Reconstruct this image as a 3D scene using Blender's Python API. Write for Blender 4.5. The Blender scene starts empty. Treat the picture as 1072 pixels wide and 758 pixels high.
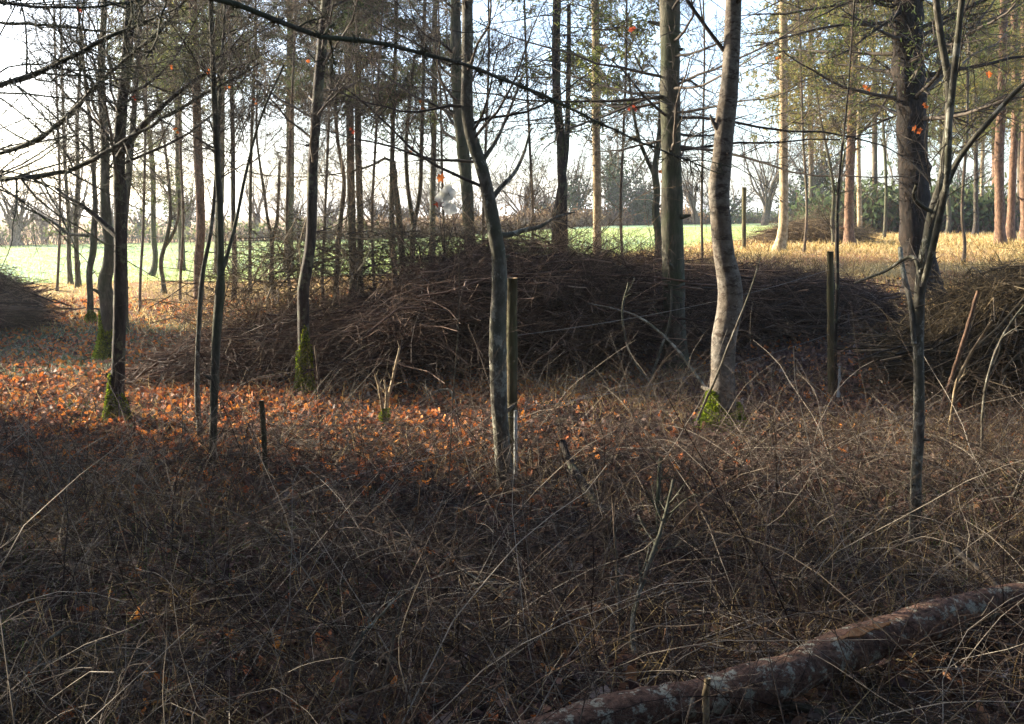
import bpy, math
import numpy as np
from mathutils import Vector
R_ = math.radians
C = bpy.context.scene.collection
scene = bpy.context.scene

# ------------------------------------------------------------------ camera, sky, sun
CAMH = 1.6; F = 1008.0; PITCH = R_(8.7)
cam = bpy.data.cameras.new('camera'); camo = bpy.data.objects.new('camera', cam); C.objects.link(camo)
camo.location = (0, 0, CAMH); camo.rotation_euler = (R_(90) - PITCH, 0, 0)
cam.sensor_width = 36; cam.lens = 36 * F / 1072; cam.clip_start = .05; cam.clip_end = 5000
scene.camera = camo

SUN_AZ = R_(-64); SUN_EL = R_(17)
w = bpy.data.worlds.new('World'); scene.world = w; w.use_nodes = True
nt = w.node_tree; nt.nodes.clear()
sky = nt.nodes.new('ShaderNodeTexSky'); sky.sky_type = 'NISHITA'; sky.sun_disc = False
sky.sun_elevation = SUN_EL; sky.sun_rotation = SUN_AZ; sky.air_density = .75; sky.dust_density = 2.0; sky.ozone_density = 1.3
bg = nt.nodes.new('ShaderNodeBackground'); bg.inputs[1].default_value = .15
ow = nt.nodes.new('ShaderNodeOutputWorld')
nt.links.new(sky.outputs[0], bg.inputs[0]); nt.links.new(bg.outputs[0], ow.inputs[0])
sl = bpy.data.lights.new('sun', 'SUN'); sl.energy = 4.6; sl.angle = R_(.5); sl.color = (1, .88, .68)
so = bpy.data.objects.new('sun', sl); C.objects.link(so)
SUNDIR = Vector((math.sin(SUN_AZ) * math.cos(SUN_EL), math.cos(SUN_AZ) * math.cos(SUN_EL), math.sin(SUN_EL)))
so.rotation_euler = (-SUNDIR).to_track_quat('-Z', 'Y').to_euler(); so.location = (-20, 10, 20)
scene.view_settings.view_transform = 'Standard'; scene.view_settings.look = 'None'
scene.view_settings.exposure = 2.25; scene.view_settings.gamma = 1
scene.cycles.max_bounces = 6; scene.cycles.diffuse_bounces = 3; scene.cycles.transparent_max_bounces = 8

# ------------------------------------------------------------------ terrain and pixel rays
def sstep(a, b, x):
    t = np.clip((x - a) / (b - a), 0, 1); return t * t * (3 - 2 * t)
_rb = np.random.default_rng(5)
_waves = [(k, _rb.uniform(0, 6.28), _rb.uniform(0, 6.28)) for k in (.5, .8, 1.3, 2.1, 3.1, 4.7, 7.3)]
def terrain(x, y):
    x = np.asarray(x, float); y = np.asarray(y, float)
    z = sstep(9, 22, y) * (.45 + .4 * np.tanh(x / 6))
    n = 0
    for i, (k, a, p) in enumerate(_waves):
        n = n + np.sin(k * (x * math.cos(a) + y * math.sin(a)) + p) * .03 / (1 + .45 * i)
    return z + n * (1 - sstep(18, 30, y))
def ray(px, py):
    cx = (px - 536) / F; cy = (379 - py) / F
    cp, sp = math.cos(PITCH), math.sin(PITCH)
    return np.array([cx, cp + cy * sp, -sp + cy * cp])
def at(px, py, Y):
    d = ray(px, py); return np.array([0, 0, CAMH]) + d * (Y / d[1])
def gnd(px, py):
    d = ray(px, py); Y = 1.5
    while Y < 120:
        p = np.array([0, 0, CAMH]) + d * (Y / d[1])
        if p[2] <= terrain(p[0], p[1]): return p
        Y += .02
    return p

# ------------------------------------------------------------------ materials
def mat(name, build):
    m = bpy.data.materials.new(name); m.use_nodes = True
    t = m.node_tree; t.nodes.clear()
    out = t.nodes.new('ShaderNodeOutputMaterial')
    t.links.new(build(t), out.inputs['Surface']); return m
def nd(t, typ, **kw):
    n = t.nodes.new(typ)
    for k, v in kw.items(): setattr(n, k, v)
    return n
def noise(t, scale, detail=5, vec=None, rough=.6):
    n = nd(t, 'ShaderNodeTexNoise'); n.inputs['Scale'].default_value = scale; n.inputs['Detail'].default_value = detail
    n.inputs['Roughness'].default_value = rough
    if vec is not None: t.links.new(vec, n.inputs['Vector'])
    return n.outputs['Fac']
def ramp(t, fac, stops, interp='LINEAR'):
    r = nd(t, 'ShaderNodeValToRGB'); r.color_ramp.interpolation = interp
    e = r.color_ramp.elements
    while len(e) < len(stops): e.new(.5)
    for i, (p, c) in enumerate(stops): e[i].position = p; e[i].color = (*c, 1)
    t.links.new(fac, r.inputs[0]); return r.outputs[0]
def mix(t, f, a, b, blend='MIX'):
    m = nd(t, 'ShaderNodeMix', data_type='RGBA', blend_type=blend)
    for s, v in ((m.inputs[0], f), (m.inputs[6], a), (m.inputs[7], b)):
        if isinstance(v, (int, float)): s.default_value = v
        elif isinstance(v, tuple): s.default_value = (*v, 1)
        else: t.links.new(v, s)
    return m.outputs[2]
def coords(t, scale=(1, 1, 1), kind='Object'):
    tc = nd(t, 'ShaderNodeTexCoord'); mp = nd(t, 'ShaderNodeMapping'); mp.inputs['Scale'].default_value = scale
    t.links.new(tc.outputs[kind], mp.inputs[0]); return mp.outputs[0]
def principled(t, col, rough=.85, bump=None, bstr=.5, bdist=.01, spec=.25):
    p = nd(t, 'ShaderNodeBsdfPrincipled'); p.inputs['Roughness'].default_value = rough
    p.inputs['Specular IOR Level'].default_value = spec
    if isinstance(col, tuple): p.inputs['Base Color'].default_value = (*col, 1)
    else: t.links.new(col, p.inputs['Base Color'])
    if bump is not None:
        b = nd(t, 'ShaderNodeBump'); b.inputs['Strength'].default_value = bstr; b.inputs['Distance'].default_value = bdist
        t.links.new(bump, b.inputs['Height']); t.links.new(b.outputs[0], p.inputs['Normal'])
    return p.outputs[0]
def bark(name, dark, mid, light, zs=.25, scale=30, alg=None, bdist=.012, patch=None):
    def b(t):
        v = coords(t, (1, 1, zs)); n = noise(t, scale, 8, v, .7)
        c = ramp(t, n, [(.32, dark), (.5, mid), (.68, light)])
        n2 = noise(t, 3.5, 4, coords(t, (1, 1, .7)))
        if alg: c = mix(t, ramp(t, n2, [(.42, (0, 0, 0)), (.62, (.75, .75, .75))]), c, alg)
        if patch:
            n3 = noise(t, patch[1], 5, coords(t, (1, 1, patch[2])), .75)
            c = mix(t, ramp(t, n3, [(.54, (0, 0, 0)), (.6, (1, 1, 1))]), c, patch[0])
        return principled(t, c, .85, n, .8, bdist)
    return mat(name, b)
def rnd_island(name, stops, rough=.8, trans=0., extra=None, spec=.2, nscale=0):
    def b(t):
        g = nd(t, 'ShaderNodeNewGeometry'); c = ramp(t, g.outputs['Random Per Island'], stops)
        if nscale:
            c = mix(t, noise(t, nscale, 4, coords(t)), mix(t, .75, c, (0, 0, 0)), c)
        s = principled(t, c, rough, spec=spec)
        if trans:
            tr = nd(t, 'ShaderNodeBsdfTranslucent'); t.links.new(c, tr.inputs[0])
            mx = nd(t, 'ShaderNodeMixShader'); mx.inputs[0].default_value = trans
            t.links.new(s, mx.inputs[1]); t.links.new(tr.outputs[0], mx.inputs[2]); s = mx.outputs[0]
        return s
    return mat(name, b)

M = {}
M['bark_green'] = bark('bark_green', (.022, .02, .014), (.07, .062, .044), (.15, .135, .095), alg=(.05, .062, .026))
M['bark_dark'] = bark('bark_dark', (.009, .007, .006), (.032, .025, .02), (.075, .06, .045), zs=.3, scale=22, patch=((.09, .095, .06), 6, .8))
M['bark_black'] = bark('bark_black', (.004, .003, .002), (.014, .009, .006), (.04, .025, .016), zs=.5, scale=14, bdist=.03)
M['bark_brown'] = bark('bark_brown', (.04, .028, .02), (.12, .085, .06), (.22, .17, .12), alg=(.08, .075, .045))
M['bark_red'] = bark('bark_red', (.03, .018, .012), (.13, .075, .047), (.25, .155, .1), zs=.4, scale=25)
M['bark_pale'] = bark('bark_pale', (.1, .07, .04), (.3, .23, .135), (.48, .39, .26), zs=.6, scale=18)
M['bark_grey'] = bark('bark_grey', (.05, .045, .038), (.13, .115, .095), (.25, .225, .19), zs=1.2, scale=22, alg=(.11, .08, .05), patch=((.05, .035, .025), 9, 2.5))
M['bark_sapling'] = bark('bark_sapling', (.035, .028, .02), (.1, .085, .065), (.2, .18, .145), zs=.5, alg=(.075, .08, .05), patch=((.26, .25, .2), 11, .7))
M['log'] = bark('log_bark', (.03, .015, .01), (.14, .075, .05), (.26, .15, .1), zs=.9, scale=48, patch=((.4, .38, .29), 16, .9), bdist=.035)
M['wood_raw'] = bark('wood_raw', (.2, .08, .03), (.4, .18, .07), (.55, .3, .13), zs=.2, scale=40)
M['wood_cut'] = bark('wood_cut', (.25, .17, .1), (.42, .3, .18), (.5, .38, .25), zs=1, scale=30)
M['stake'] = bark('stake_wood', (.035, .028, .014), (.085, .068, .035), (.15, .12, .06), zs=.12, scale=45, alg=(.06, .066, .026))
M['twig'] = rnd_island('twig', [(0, (.03, .024, .018)), (.5, (.07, .055, .042)), (1, (.14, .115, .09))])
M['twig_green'] = rnd_island('twig_green', [(0, (.03, .03, .018)), (.5, (.07, .07, .04)), (1, (.13, .12, .075))])
M['twig_warm'] = rnd_island('twig_warm', [(0, (.07, .045, .03)), (.5, (.16, .11, .07)), (1, (.3, .22, .14))])
M['brush'] = rnd_island('brushwood', [(0, (.018, .01, .007)), (.35, (.055, .03, .02)), (.75, (.12, .072, .048)), (1, (.3, .2, .14))], .7)
M['brush_dark'] = rnd_island('brushwood_dark', [(0, (.022, .016, .01)), (.5, (.06, .045, .025)), (.85, (.12, .09, .05)), (1, (.3, .22, .13))], .7)
M['brush_green'] = rnd_island('brushwood_green', [(0, (.035, .024, .015)), (.5, (.1, .068, .038)), (1, (.3, .22, .12))], .7)
M['stem'] = rnd_island('dead_stem', [(0, (.03, .016, .011)), (.4, (.07, .043, .03)), (.7, (.17, .118, .083)), (.88, (.33, .275, .21)), (1, (.58, .5, .4))], .75, nscale=25)
M['needle_dark'] = rnd_island('needle_dark', [(0, (.03, .05, .02)), (1, (.1, .13, .055))], .6, .45)
M['needle'] = rnd_island('needle', [(0, (.05, .075, .022)), (.6, (.12, .15, .045)), (1, (.22, .21, .07))], .6, .5)
M['needle_gold'] = rnd_island('needle_gold', [(0, (.07, .085, .022)), (.5, (.15, .15, .045)), (1, (.27, .2, .06))], .6, .5)
M['ivy'] = rnd_island('ivy', [(0, (.015, .035, .012)), (1, (.05, .09, .03))], .4, .2)
M['moss'] = rnd_island('moss', [(0, (.04, .065, .006)), (.5, (.15, .22, .015)), (1, (.38, .44, .035))], .9, .3)
M['litter'] = rnd_island('leaf_litter', [(0, (.07, .035, .03)), (.25, (.2, .085, .05)), (.42, (.4, .13, .05)), (.6, (.62, .17, .04)), (.8, (.75, .3, .05)), (.92, (.4, .2, .1)), (1, (.4, .3, .22))], .65, .3, spec=.15)
M['litter_brown'] = rnd_island('leaf_litter_brown', [(0, (.05, .03, .03)), (.4, (.12, .07, .06)), (.7, (.2, .115, .085)), (.9, (.32, .16, .08)), (1, (.34, .28, .25))], .7, .25, spec=.15)  # brown leaf tones with the shade beyond the sunlit band put in
M['leaf_orange'] = rnd_island('leaf_orange', [(0, (.28, .07, .02)), (1, (.42, .14, .04))], .6, .5)
M['leaf_red'] = rnd_island('leaf_red', [(0, (.17, .03, .02)), (1, (.28, .06, .03))], .6, .5)
M['leaf_grey'] = rnd_island('leaf_grey', [(0, (.5, .51, .47)), (1, (.7, .7, .64))], .8, .6)
M['grass'] = rnd_island('straw_grass', [(0, (.08, .06, .025)), (.35, (.2, .13, .06)), (.7, (.4, .29, .13)), (1, (.6, .47, .26))], .7, .4)
M['straw'] = rnd_island('straw', [(0, (.14, .14, .04)), (.3, (.34, .22, .08)), (.7, (.56, .4, .16)), (1, (.75, .62, .36))], .7, .45)
M['field_grass'] = rnd_island('field_grass', [(0, (.18, .27, .06)), (.5, (.38, .47, .13)), (1, (.68, .68, .36))], .6, .45)
M['grass_frost'] = rnd_island('frosted_grass', [(0, (.06, .1, .05)), (.6, (.16, .22, .13)), (1, (.4, .42, .34))], .8, .35)
M['grass_green'] = rnd_island('green_grass', [(0, (.04, .09, .02)), (.6, (.1, .16, .035)), (1, (.25, .24, .1))], .7, .35)
M['bracken'] = rnd_island('bramble', [(0, (.1, .05, .025)), (.5, (.22, .13, .06)), (1, (.36, .25, .13))], .8, .35)
M['plastic'] = mat('clear_plastic', lambda t: principled(t, mix(t, noise(t, 30, 4, coords(t)), (.33, .36, .34), (.6, .62, .6)), .4, spec=.5))
M['wire'] = mat('wire', lambda t: principled(t, (.2, .19, .18), .5))
def ground_mat(t):
    v = coords(t)
    n = noise(t, 14, 8, v, .75)
    c = ramp(t, n, [(.3, (.02, .012, .01)), (.48, (.07, .035, .025)), (.58, (.15, .065, .03)), (.72, (.22, .14, .09))])
    g = ramp(t, noise(t, 1.1, 4, v), [(.52, (0, 0, 0)), (.68, (.6, .6, .6))])
    c = mix(t, g, c, (.07, .08, .035))
    sp = nd(t, 'ShaderNodeSeparateXYZ'); t.links.new(coords(t), sp.inputs[0])
    f = nd(t, 'ShaderNodeMapRange'); f.inputs[1].default_value = 14; f.inputs[2].default_value = 19; t.links.new(sp.outputs[1], f.inputs[0])
    straw = mix(t, ramp(t, noise(t, .6, 5, v), [(.42, (0, 0, 0)), (.6, (1, 1, 1))]), ramp(t, n, [(.3, (.14, .06, .03)), (.5, (.34, .16, .07)), (.7, (.5, .32, .16))]), ramp(t, n, [(.3, (.13, .12, .04)), (.5, (.36, .26, .1)), (.7, (.5, .42, .2))]))
    c = mix(t, f.outputs[0], c, straw)
    return principled(t, c, .95, n, 1, .03)
M['ground'] = mat('woodland_ground', ground_mat)
def field_mat(t):
    v = coords(t); n = noise(t, 1.2, 8, coords(t, (1, .35, 1)), .7); n2 = noise(t, .09, 3, v)
    a = ramp(t, n, [(.3, (.2, .28, .06)), (.5, (.4, .48, .14)), (.7, (.6, .62, .32))])
    b = ramp(t, n, [(.3, (.1, .2, .09)), (.5, (.2, .34, .18)), (.72, (.42, .5, .36))])
    c = mix(t, ramp(t, n2, [(.4, (0, 0, 0)), (.6, (1, 1, 1))]), a, b)
    return principled(t, c, .8, noise(t, 6, 6, v), 1, .08, spec=.4)
M['field'] = mat('frosty_field', field_mat)

# ------------------------------------------------------------------ mesh accumulator
def unit(v): return v / np.maximum(np.linalg.norm(v, axis=-1, keepdims=True), 1e-9)
class Acc:
    def __init__(s): s.v = []; s.q = []; s.n = 0; s.caps = []; s.mi = []
    def tubes(s, P, Rr, sides=3, mi=0, cap=False, rough=0, rng=None):
        P = np.asarray(P, float); Rr = np.asarray(Rr, float)
        if P.ndim == 2: P = P[None]; Rr = Rr[None]
        N, K, _ = P.shape
        T = unit(np.gradient(P, axis=1)); tm = unit(P[:, -1] - P[:, 0])
        ref = np.where(np.abs(tm[:, 2:3]) > .85, [[1., 0, 0]], [[0., 0, 1]])[:, None, :]
        A = unit(np.cross(T, ref)); B = np.cross(T, A)
        an = np.arange(sides) * 2 * np.pi / sides
        rr = Rr[:, :, None] * np.ones(sides)
        if rough and rng is not None:
            rn = rng.normal(0, 1, (N, K, sides)); rn = (rn + np.roll(rn, 1, 1) + np.roll(rn, 1, 2)) / 1.7
            rr = rr * (1 + rough * rn)
        V = P[:, :, None, :] + rr[..., None] * (np.cos(an)[:, None] * A[:, :, None, :] + np.sin(an)[:, None] * B[:, :, None, :])
        base = s.n + (np.arange(N) * K * sides)[:, None, None] + (np.arange(K - 1) * sides)[None, :, None]
        j = np.arange(sides)[None, None, :]; j2 = (j + 1) % sides
        Q = np.stack([base + j, base + j2, base + sides + j2, base + sides + j], -1).reshape(-1, 4)
        s.v.append(V.reshape(-1, 3)); s.q.append(Q); s.mi.append(np.full(len(Q), mi)); 
        if cap:
            for i in range(N):
                b0 = s.n + i * K * sides
                s.caps.append(([b0 + k for k in range(sides)], cap if isinstance(cap, int) and cap is not True else mi))
                s.caps.append(([b0 + (K - 1) * sides + k for k in reversed(range(sides))], cap if isinstance(cap, int) and cap is not True else mi))
        s.n += N * K * sides
    def quads(s, V, mi=0):           # V (N,4,3)
        N = len(V); s.v.append(V.reshape(-1, 3)); s.q.append(s.n + np.arange(N * 4).reshape(N, 4)); s.mi.append(np.full(N, mi)); s.n += N * 4
    def bent(s, V, mi=0):            # V (N,6,3): leaf of two quads
        N = len(V); s.v.append(V.reshape(-1, 3)); b = s.n + np.arange(N)[:, None] * 6
        s.q.append(np.concatenate([b + [0, 1, 2, 3], b + [3, 2, 4, 5]])); s.mi.append(np.full(2 * N, mi)); s.n += N * 6
    def build(s, name, mats, parent=None, smooth=True, loc=(0, 0, 0)):
        V = np.concatenate(s.v) - np.asarray(loc, float); Q = np.concatenate(s.q); MI = np.concatenate(s.mi)
        me = bpy.data.meshes.new(name); me.vertices.add(len(V)); me.vertices.foreach_set('co', V.astype(np.float32).ravel())
        loops = Q.ravel(); st = np.arange(len(Q)) * 4
        if s.caps:
            ex = []; sts = []; p = len(loops); m2 = []
            for c, mi in s.caps: sts.append(p); ex += c; p += len(c); m2.append(mi)
            loops = np.concatenate([loops, ex]); st = np.concatenate([st, sts]); MI = np.concatenate([MI, m2])
        me.loops.add(len(loops)); me.loops.foreach_set('vertex_index', loops.astype(np.int32))
        me.polygons.add(len(st)); me.polygons.foreach_set('loop_start', st.astype(np.int32))
        me.polygons.foreach_set('material_index', MI.astype(np.int32))
        me.polygons.foreach_set('use_smooth', np.full(len(st), smooth))
        if not isinstance(mats, (list, tuple)): mats = [mats]
        for m in mats: me.materials.append(m)
        me.update(calc_edges=True)
        o = bpy.data.objects.new(name, me); C.objects.link(o)
        if parent is not None: o.parent = parent
        else: o.location = loc
        return o
def tag(o, label=None, cat=None, group=None, kind=None):
    if label: o['label'] = label
    if cat: o['category'] = cat
    if group: o['group'] = group
    if kind: o['kind'] = kind
    return o
def empty(name, loc, label, cat, group=None):
    o = bpy.data.objects.new(name, None); C.objects.link(o); o.location = [float(a) for a in loc]; o.empty_display_size = .2
    return tag(o, label, cat, group)

# ------------------------------------------------------------------ growing wood
def walk(rng, P0, D, L, K, wander=.12, grav=0., up=0.):
    N = len(P0); P = np.empty((N, K, 3)); P[:, 0] = P0; d = unit(D); st = (L / (K - 1))[:, None]
    for k in range(1, K):
        d = d + rng.normal(0, wander, (N, 3)); d[:, 2] += grav + up * k / K; d = unit(d); P[:, k] = P[:, k - 1] + d * st
    return P
def spawn(rng, P, Rr, n, t0=.2, t1=1., ang=(40, 70), lr=(.3, .6), K=5, wander=.12, grav=0., up=0., rr=.5, flat=1., minr=.0015, taper=.25, Labs=None):
    N, K0, _ = P.shape; idx = np.repeat(np.arange(N), n); m = len(idx)
    t = rng.uniform(t0, t1, m); f = t * (K0 - 1); i0 = np.minimum(f.astype(int), K0 - 2); u = (f - i0)[:, None]
    p = P[idx, i0] * (1 - u) + P[idx, i0 + 1] * u; T = unit(P[idx, i0 + 1] - P[idx, i0])
    pr = rng.normal(0, 1, (m, 3)); pr[:, 2] *= flat; pr = unit(pr - (pr * T).sum(-1, keepdims=True) * T)
    a = np.radians(rng.uniform(*ang, m))[:, None]; D = np.cos(a) * T + np.sin(a) * pr
    pl = np.linalg.norm(np.diff(P, axis=1), axis=-1).sum(1)[idx]
    L = (pl * rng.uniform(*lr, m) if Labs is None else rng.uniform(*Labs, m)) * (1.1 - .6 * t)
    r0 = np.maximum((Rr[idx, i0] * (1 - u[:, 0]) + Rr[idx, i0 + 1] * u[:, 0]) * rr, minr)
    Pc = walk(rng, p, D, L, K, wander, grav, up)
    Rc = np.maximum(r0[:, None] * np.linspace(1, taper, K)[None], minr * .6); return Pc, Rc
def sprays(rng, P, n, size=(.03, .06), width=.25, spread=.03):
    N, K, _ = P.shape; idx = rng.integers(0, N, n); f = rng.uniform(.1, 1, n) * (K - 1); i0 = np.minimum(f.astype(int), K - 2); u = (f - i0)[:, None]
    p = P[idx, i0] * (1 - u) + P[idx, i0 + 1] * u + rng.normal(0, spread, (n, 3)); T = unit(P[idx, i0 + 1] - P[idx, i0])
    d = unit(T + rng.normal(0, .8, (n, 3))); s = unit(np.cross(d, rng.normal(0, 1, (n, 3))))
    L = rng.uniform(*size, n)[:, None]; W = L * width
    return np.stack([p - s * W * .5, p + s * W * .5, p + d * L + s * W * .35, p + d * L - s * W * .35], 1)
def leafquads(rng, p, size=(.03, .07), flat=1., curl=.35):
    n = len(p); nrm = rng.normal(0, 1, (n, 3)); nrm[:, 2] = np.abs(nrm[:, 2]) + flat; nrm = unit(nrm)
    d = unit(np.cross(nrm, rng.normal(0, 1, (n, 3)))); s = np.cross(nrm, d)
    L = rng.uniform(*size, n)[:, None]; W = L * rng.uniform(.45, .8, (n, 1)); cz = nrm * L * rng.uniform(-.1, curl, (n, 1))
    return np.stack([p - s * W * .25 - d * L * .5 + cz, p + s * W * .25 - d * L * .5 + cz, p + s * W * .5, p - s * W * .5, p + s * 0 + s * W * .15 + d * L * .5 + cz, p - s * W * .15 + d * L * .5 + cz], 1)[:, [0, 1, 2, 3, 4, 5]]
def resample(pts, n):
    pts = np.asarray(pts, float); s = np.r_[0, np.cumsum(np.linalg.norm(np.diff(pts[:, :3], axis=0), axis=1))]
    t = np.linspace(0, s[-1], n); out = np.empty((n, pts.shape[1]))
    m = np.gradient(pts, s, axis=0)
    i = np.clip(np.searchsorted(s, t, side='right') - 1, 0, len(s) - 2); h = (s[i + 1] - s[i])[:, None]; u = ((t - s[i])[:, None]) / h
    out = (2 * u**3 - 3 * u**2 + 1) * pts[i] + (u**3 - 2 * u**2 + u) * h * m[i] + (-2 * u**3 + 3 * u**2) * pts[i + 1] + (u**3 - u**2) * h * m[i + 1]
    if pts.shape[1] == 4: out[:, 3] = np.interp(t, s, pts[:, 3])
    return out

def moss_part(rng, P, Rr, h0, h1, base, parent, n=8000, fac=1.12):
    """fuzzy moss round the foot of a stem, thick at the ground and breaking up above"""
    z = P[:, 2]; k = (z >= h0 - .05) & (z <= h1 * 1.3); pts = P[k]; rr = Rr[k]
    if len(pts) < 3: return
    zz = np.linspace(h0, h1 * 1.3, 24); pts = np.stack([np.interp(zz, z, P[:, c]) for c in range(3)], 1); rr = np.interp(zz, z, Rr)
    tt = np.linspace(0, 1, 24); a = Acc(); m = 24; th0 = rng.uniform(0, 6.283)
    th = rng.uniform(0, 6.283, n); lim = .62 + .22 * np.cos(th - th0) + .12 * np.sin(3 * th + th0)
    f = np.minimum(rng.random(n) ** 1.3, 1) * 23 * np.clip(lim, .2, 1); i = np.minimum(f.astype(int), 22); fr = (f - i)[:, None]
    o = np.stack([np.cos(th), np.sin(th), np.zeros(n)], 1); thick = (fac - 1) * (1 - f / 23) + .02
    r = (rr[i] * (1 + thick * rng.uniform(.1, 1, n)))[:, None]
    p = pts[i] * (1 - fr) + pts[i + 1] * fr + o * r
    d = unit(o * .6 + rng.normal(0, .6, (n, 3)) + [0, 0, .2]); s_ = unit(np.cross(d, rng.normal(0, 1, (n, 3)))); L = rng.uniform(.007, .022, n)[:, None]
    a.quads(np.stack([p - s_ * L * .45, p + s_ * L * .45, p + d * L + s_ * L * .25, p + d * L - s_ * L * .25], 1))
    th2 = np.arange(10) * .628; low = Acc(); q = 7
    low.tubes(pts[:q], rr[:q] * (1 + (fac - 1) * np.linspace(.9, 0, q)) - .001, 14, rough=.05, rng=rng); a.v += low.v; a.q.append(low.q[0] + a.n); a.mi += low.mi; a.n += low.n
    a.build('moss', M['moss'], parent)

def tree(name, label, pts, seed, Y=None, H=8, bk='bark_green', tw='twig', style='decid', group=None, cat='tree', nb=18, bl=(.8, 1.8), b0=1.0,
         fol=None, nf=0, moss=0, leaves=0, leafmat='leaf_orange', sub=None, extra=None, forks=(), mfac=1.28, knots=2, rough=.035, ivy=0, sides=14, fsize=(.035, .08), minr=.0022, fwidth=.25, b1=None):
    """pts: (px, py, width px) up the stem as seen; the stem stands at depth Y (or where its lowest point meets the ground)"""
    rng = np.random.default_rng(seed)
    g = gnd(pts[0][0], pts[0][1]) if Y is None else None
    if Y is None: Y = g[1]
    q = []
    for (x, y, wpx) in pts:
        p = at(x, y, Y); q.append([*p, wpx / F * np.linalg.norm(p - [0, 0, CAMH]) / 2])
    q = np.array(q)
    zg = float(terrain(q[0, 0], Y))
    if Y > 13 and name != 'spruce_tree': q[:, 3] *= .82
    if q[0, 2] > zg + .05: q = np.vstack([[q[0, 0] + rng.normal(0, .03), Y, zg, q[0, 3] * 1.15], q])
    base = q[0, :3].copy(); base[2] = zg
    # lean a little in depth too, so that the stem is not flat
    hh = q[:, 2] - zg
    q[:, 1] += np.sin(hh * .9 + rng.uniform(0, 6)) * .05 * np.minimum(hh, 1)
    d = unit((q[-1, :3] - q[-2, :3])[None])[0]; top = q[-1].copy()
    while top[2] < zg + H:
        d = unit((d + [0, 0, .25] + rng.normal(0, .05, 3))[None])[0]; st = .9; top = top.copy(); top[:3] += d * st
        top[3] = max(.008, top[3] - q[-1, 3] * .8 * st / max(1.5, H + zg - q[-1, 2]) * 0 - q[0, 3] * .9 / H * st * .9); q = np.vstack([q, top])
    q = np.vstack([[base[0], base[1], zg - .12, q[0, 3] * 1.3], q])
    n = int(max(30, (q[-1, 2] - zg) / .07)); n = min(n, 110)
    path = resample(q, n); P = path[:, :3]; Rr = np.maximum(path[:, 3], .006)
    Rr = Rr * (1 + .35 * np.exp(-np.maximum(P[:, 2] - zg, 0) / (Rr[0] * 1.3)))      # root flare
    for kk in range(knots):
        z0 = rng.uniform(.3, min(4, H)); Rr = Rr * (1 + rng.uniform(.05, .13) * np.exp(-((P[:, 2] - zg - z0) / .04) ** 2))
    root = empty(name, base, label, cat, group)
    L = lambda A, nm, m: A.build(nm, m, root, loc=base)
    a = Acc(); a.tubes(P, Rr, sides, rough=rough, rng=rng)
    for fk in forks:
        fp = []
        for (x, y, wpx) in fk:
            p = at(x, y, Y); fp.append([*p, wpx / F * np.linalg.norm(p) / 2])
        fp = np.array(fp); fp[1:, 1] += np.linspace(.05, .3, len(fp) - 1) * rng.choice([-1, 1])
        fp = resample(fp, 24); a.tubes(fp[:, :3], np.maximum(fp[:, 3], .003), 9, rough=.04, rng=rng)
    if ivy:                                                       # ragged stubs and flaking plates all over the stem
        i = rng.integers(2, n - 2, ivy); th = rng.uniform(0, 6.283, ivy); o = np.stack([np.cos(th), np.sin(th), rng.normal(0, .5, ivy)], 1)
        sp = walk(rng, P[i] + o * Rr[i][:, None] * .8, o, rng.uniform(.03, .1, ivy), 3, .2); a.tubes(sp, np.tile([[.012, .009, .003]], (ivy, 1)), 4)
    ns = int(rng.integers(5, 11)); i = rng.integers(4, max(6, int(n * .6)), ns); th = rng.uniform(0, 6.283, ns); o = np.stack([np.cos(th), np.sin(th), rng.uniform(0, .8, ns)], 1)
    sp = walk(rng, P[i] + o * Rr[i][:, None] * .5, o, rng.uniform(.5, 2.2, ns) * Rr[i] + .015, 4, .15); a.tubes(sp, Rr[i][:, None] * np.array([[.32, .26, .2, .12]]), 6)
    L(a, 'trunk', M[bk])
    # crown
    TP, TR = P[None], Rr[None]
    sub = sub or (12, 7)
    if style == 'conifer': nb = int(nb * 1.8); sub = (sub[0] + 1, sub[1] + 2)
    if style == 'decid' and cat != 'none': nb = int(nb * 1.6)
    f0 = b0 / max(P[-1, 2] - zg, 1); f1 = 1. if b1 is None else b1 / (P[-1, 2] - zg)
    if style == 'conifer':
        B, BR = spawn(rng, TP, TR, nb, f0, f1, (68, 100), K=10, wander=.11, grav=-.012, up=.05, rr=.17, flat=.3, Labs=bl, taper=.2, minr=.005)
        S1, R1 = spawn(rng, B, BR, sub[0], .12, 1, (35, 65), (.22, .5), 6, .12, grav=-.03, rr=.45, flat=.35, minr=minr)
        S2, R2 = spawn(rng, S1, R1, sub[1], .15, 1, (35, 75), (.2, .5), 4, .18, grav=-.03, rr=.55, flat=.7, minr=minr * .75)
    else:
        B, BR = spawn(rng, TP, TR, nb, f0, f1, (35, 75), K=9, wander=.14, grav=0, up=.12, rr=.28, flat=1, Labs=bl, taper=.2, minr=.004)
        S1, R1 = spawn(rng, B, BR, sub[0], .15, 1, (30, 65), (.25, .55), 6, .16, up=.1, rr=.5, minr=minr)
        S2, R2 = spawn(rng, S1, R1, sub[1], .15, 1, (30, 70), (.25, .55), 5, .2, up=.05, rr=.55, minr=minr * .75)
    c = Acc(); c.tubes(B, BR, 5); c.tubes(S1, R1, 3); c.tubes(S2, R2, 3)
    if style != 'conifer' and Y < 19:
        S3, R3 = spawn(rng, S2, R2, 2, .2, 1, (30, 70), (.35, .8), 4, .2, up=.05, rr=.7, minr=.0013); c.tubes(S3, R3, 3)
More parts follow.
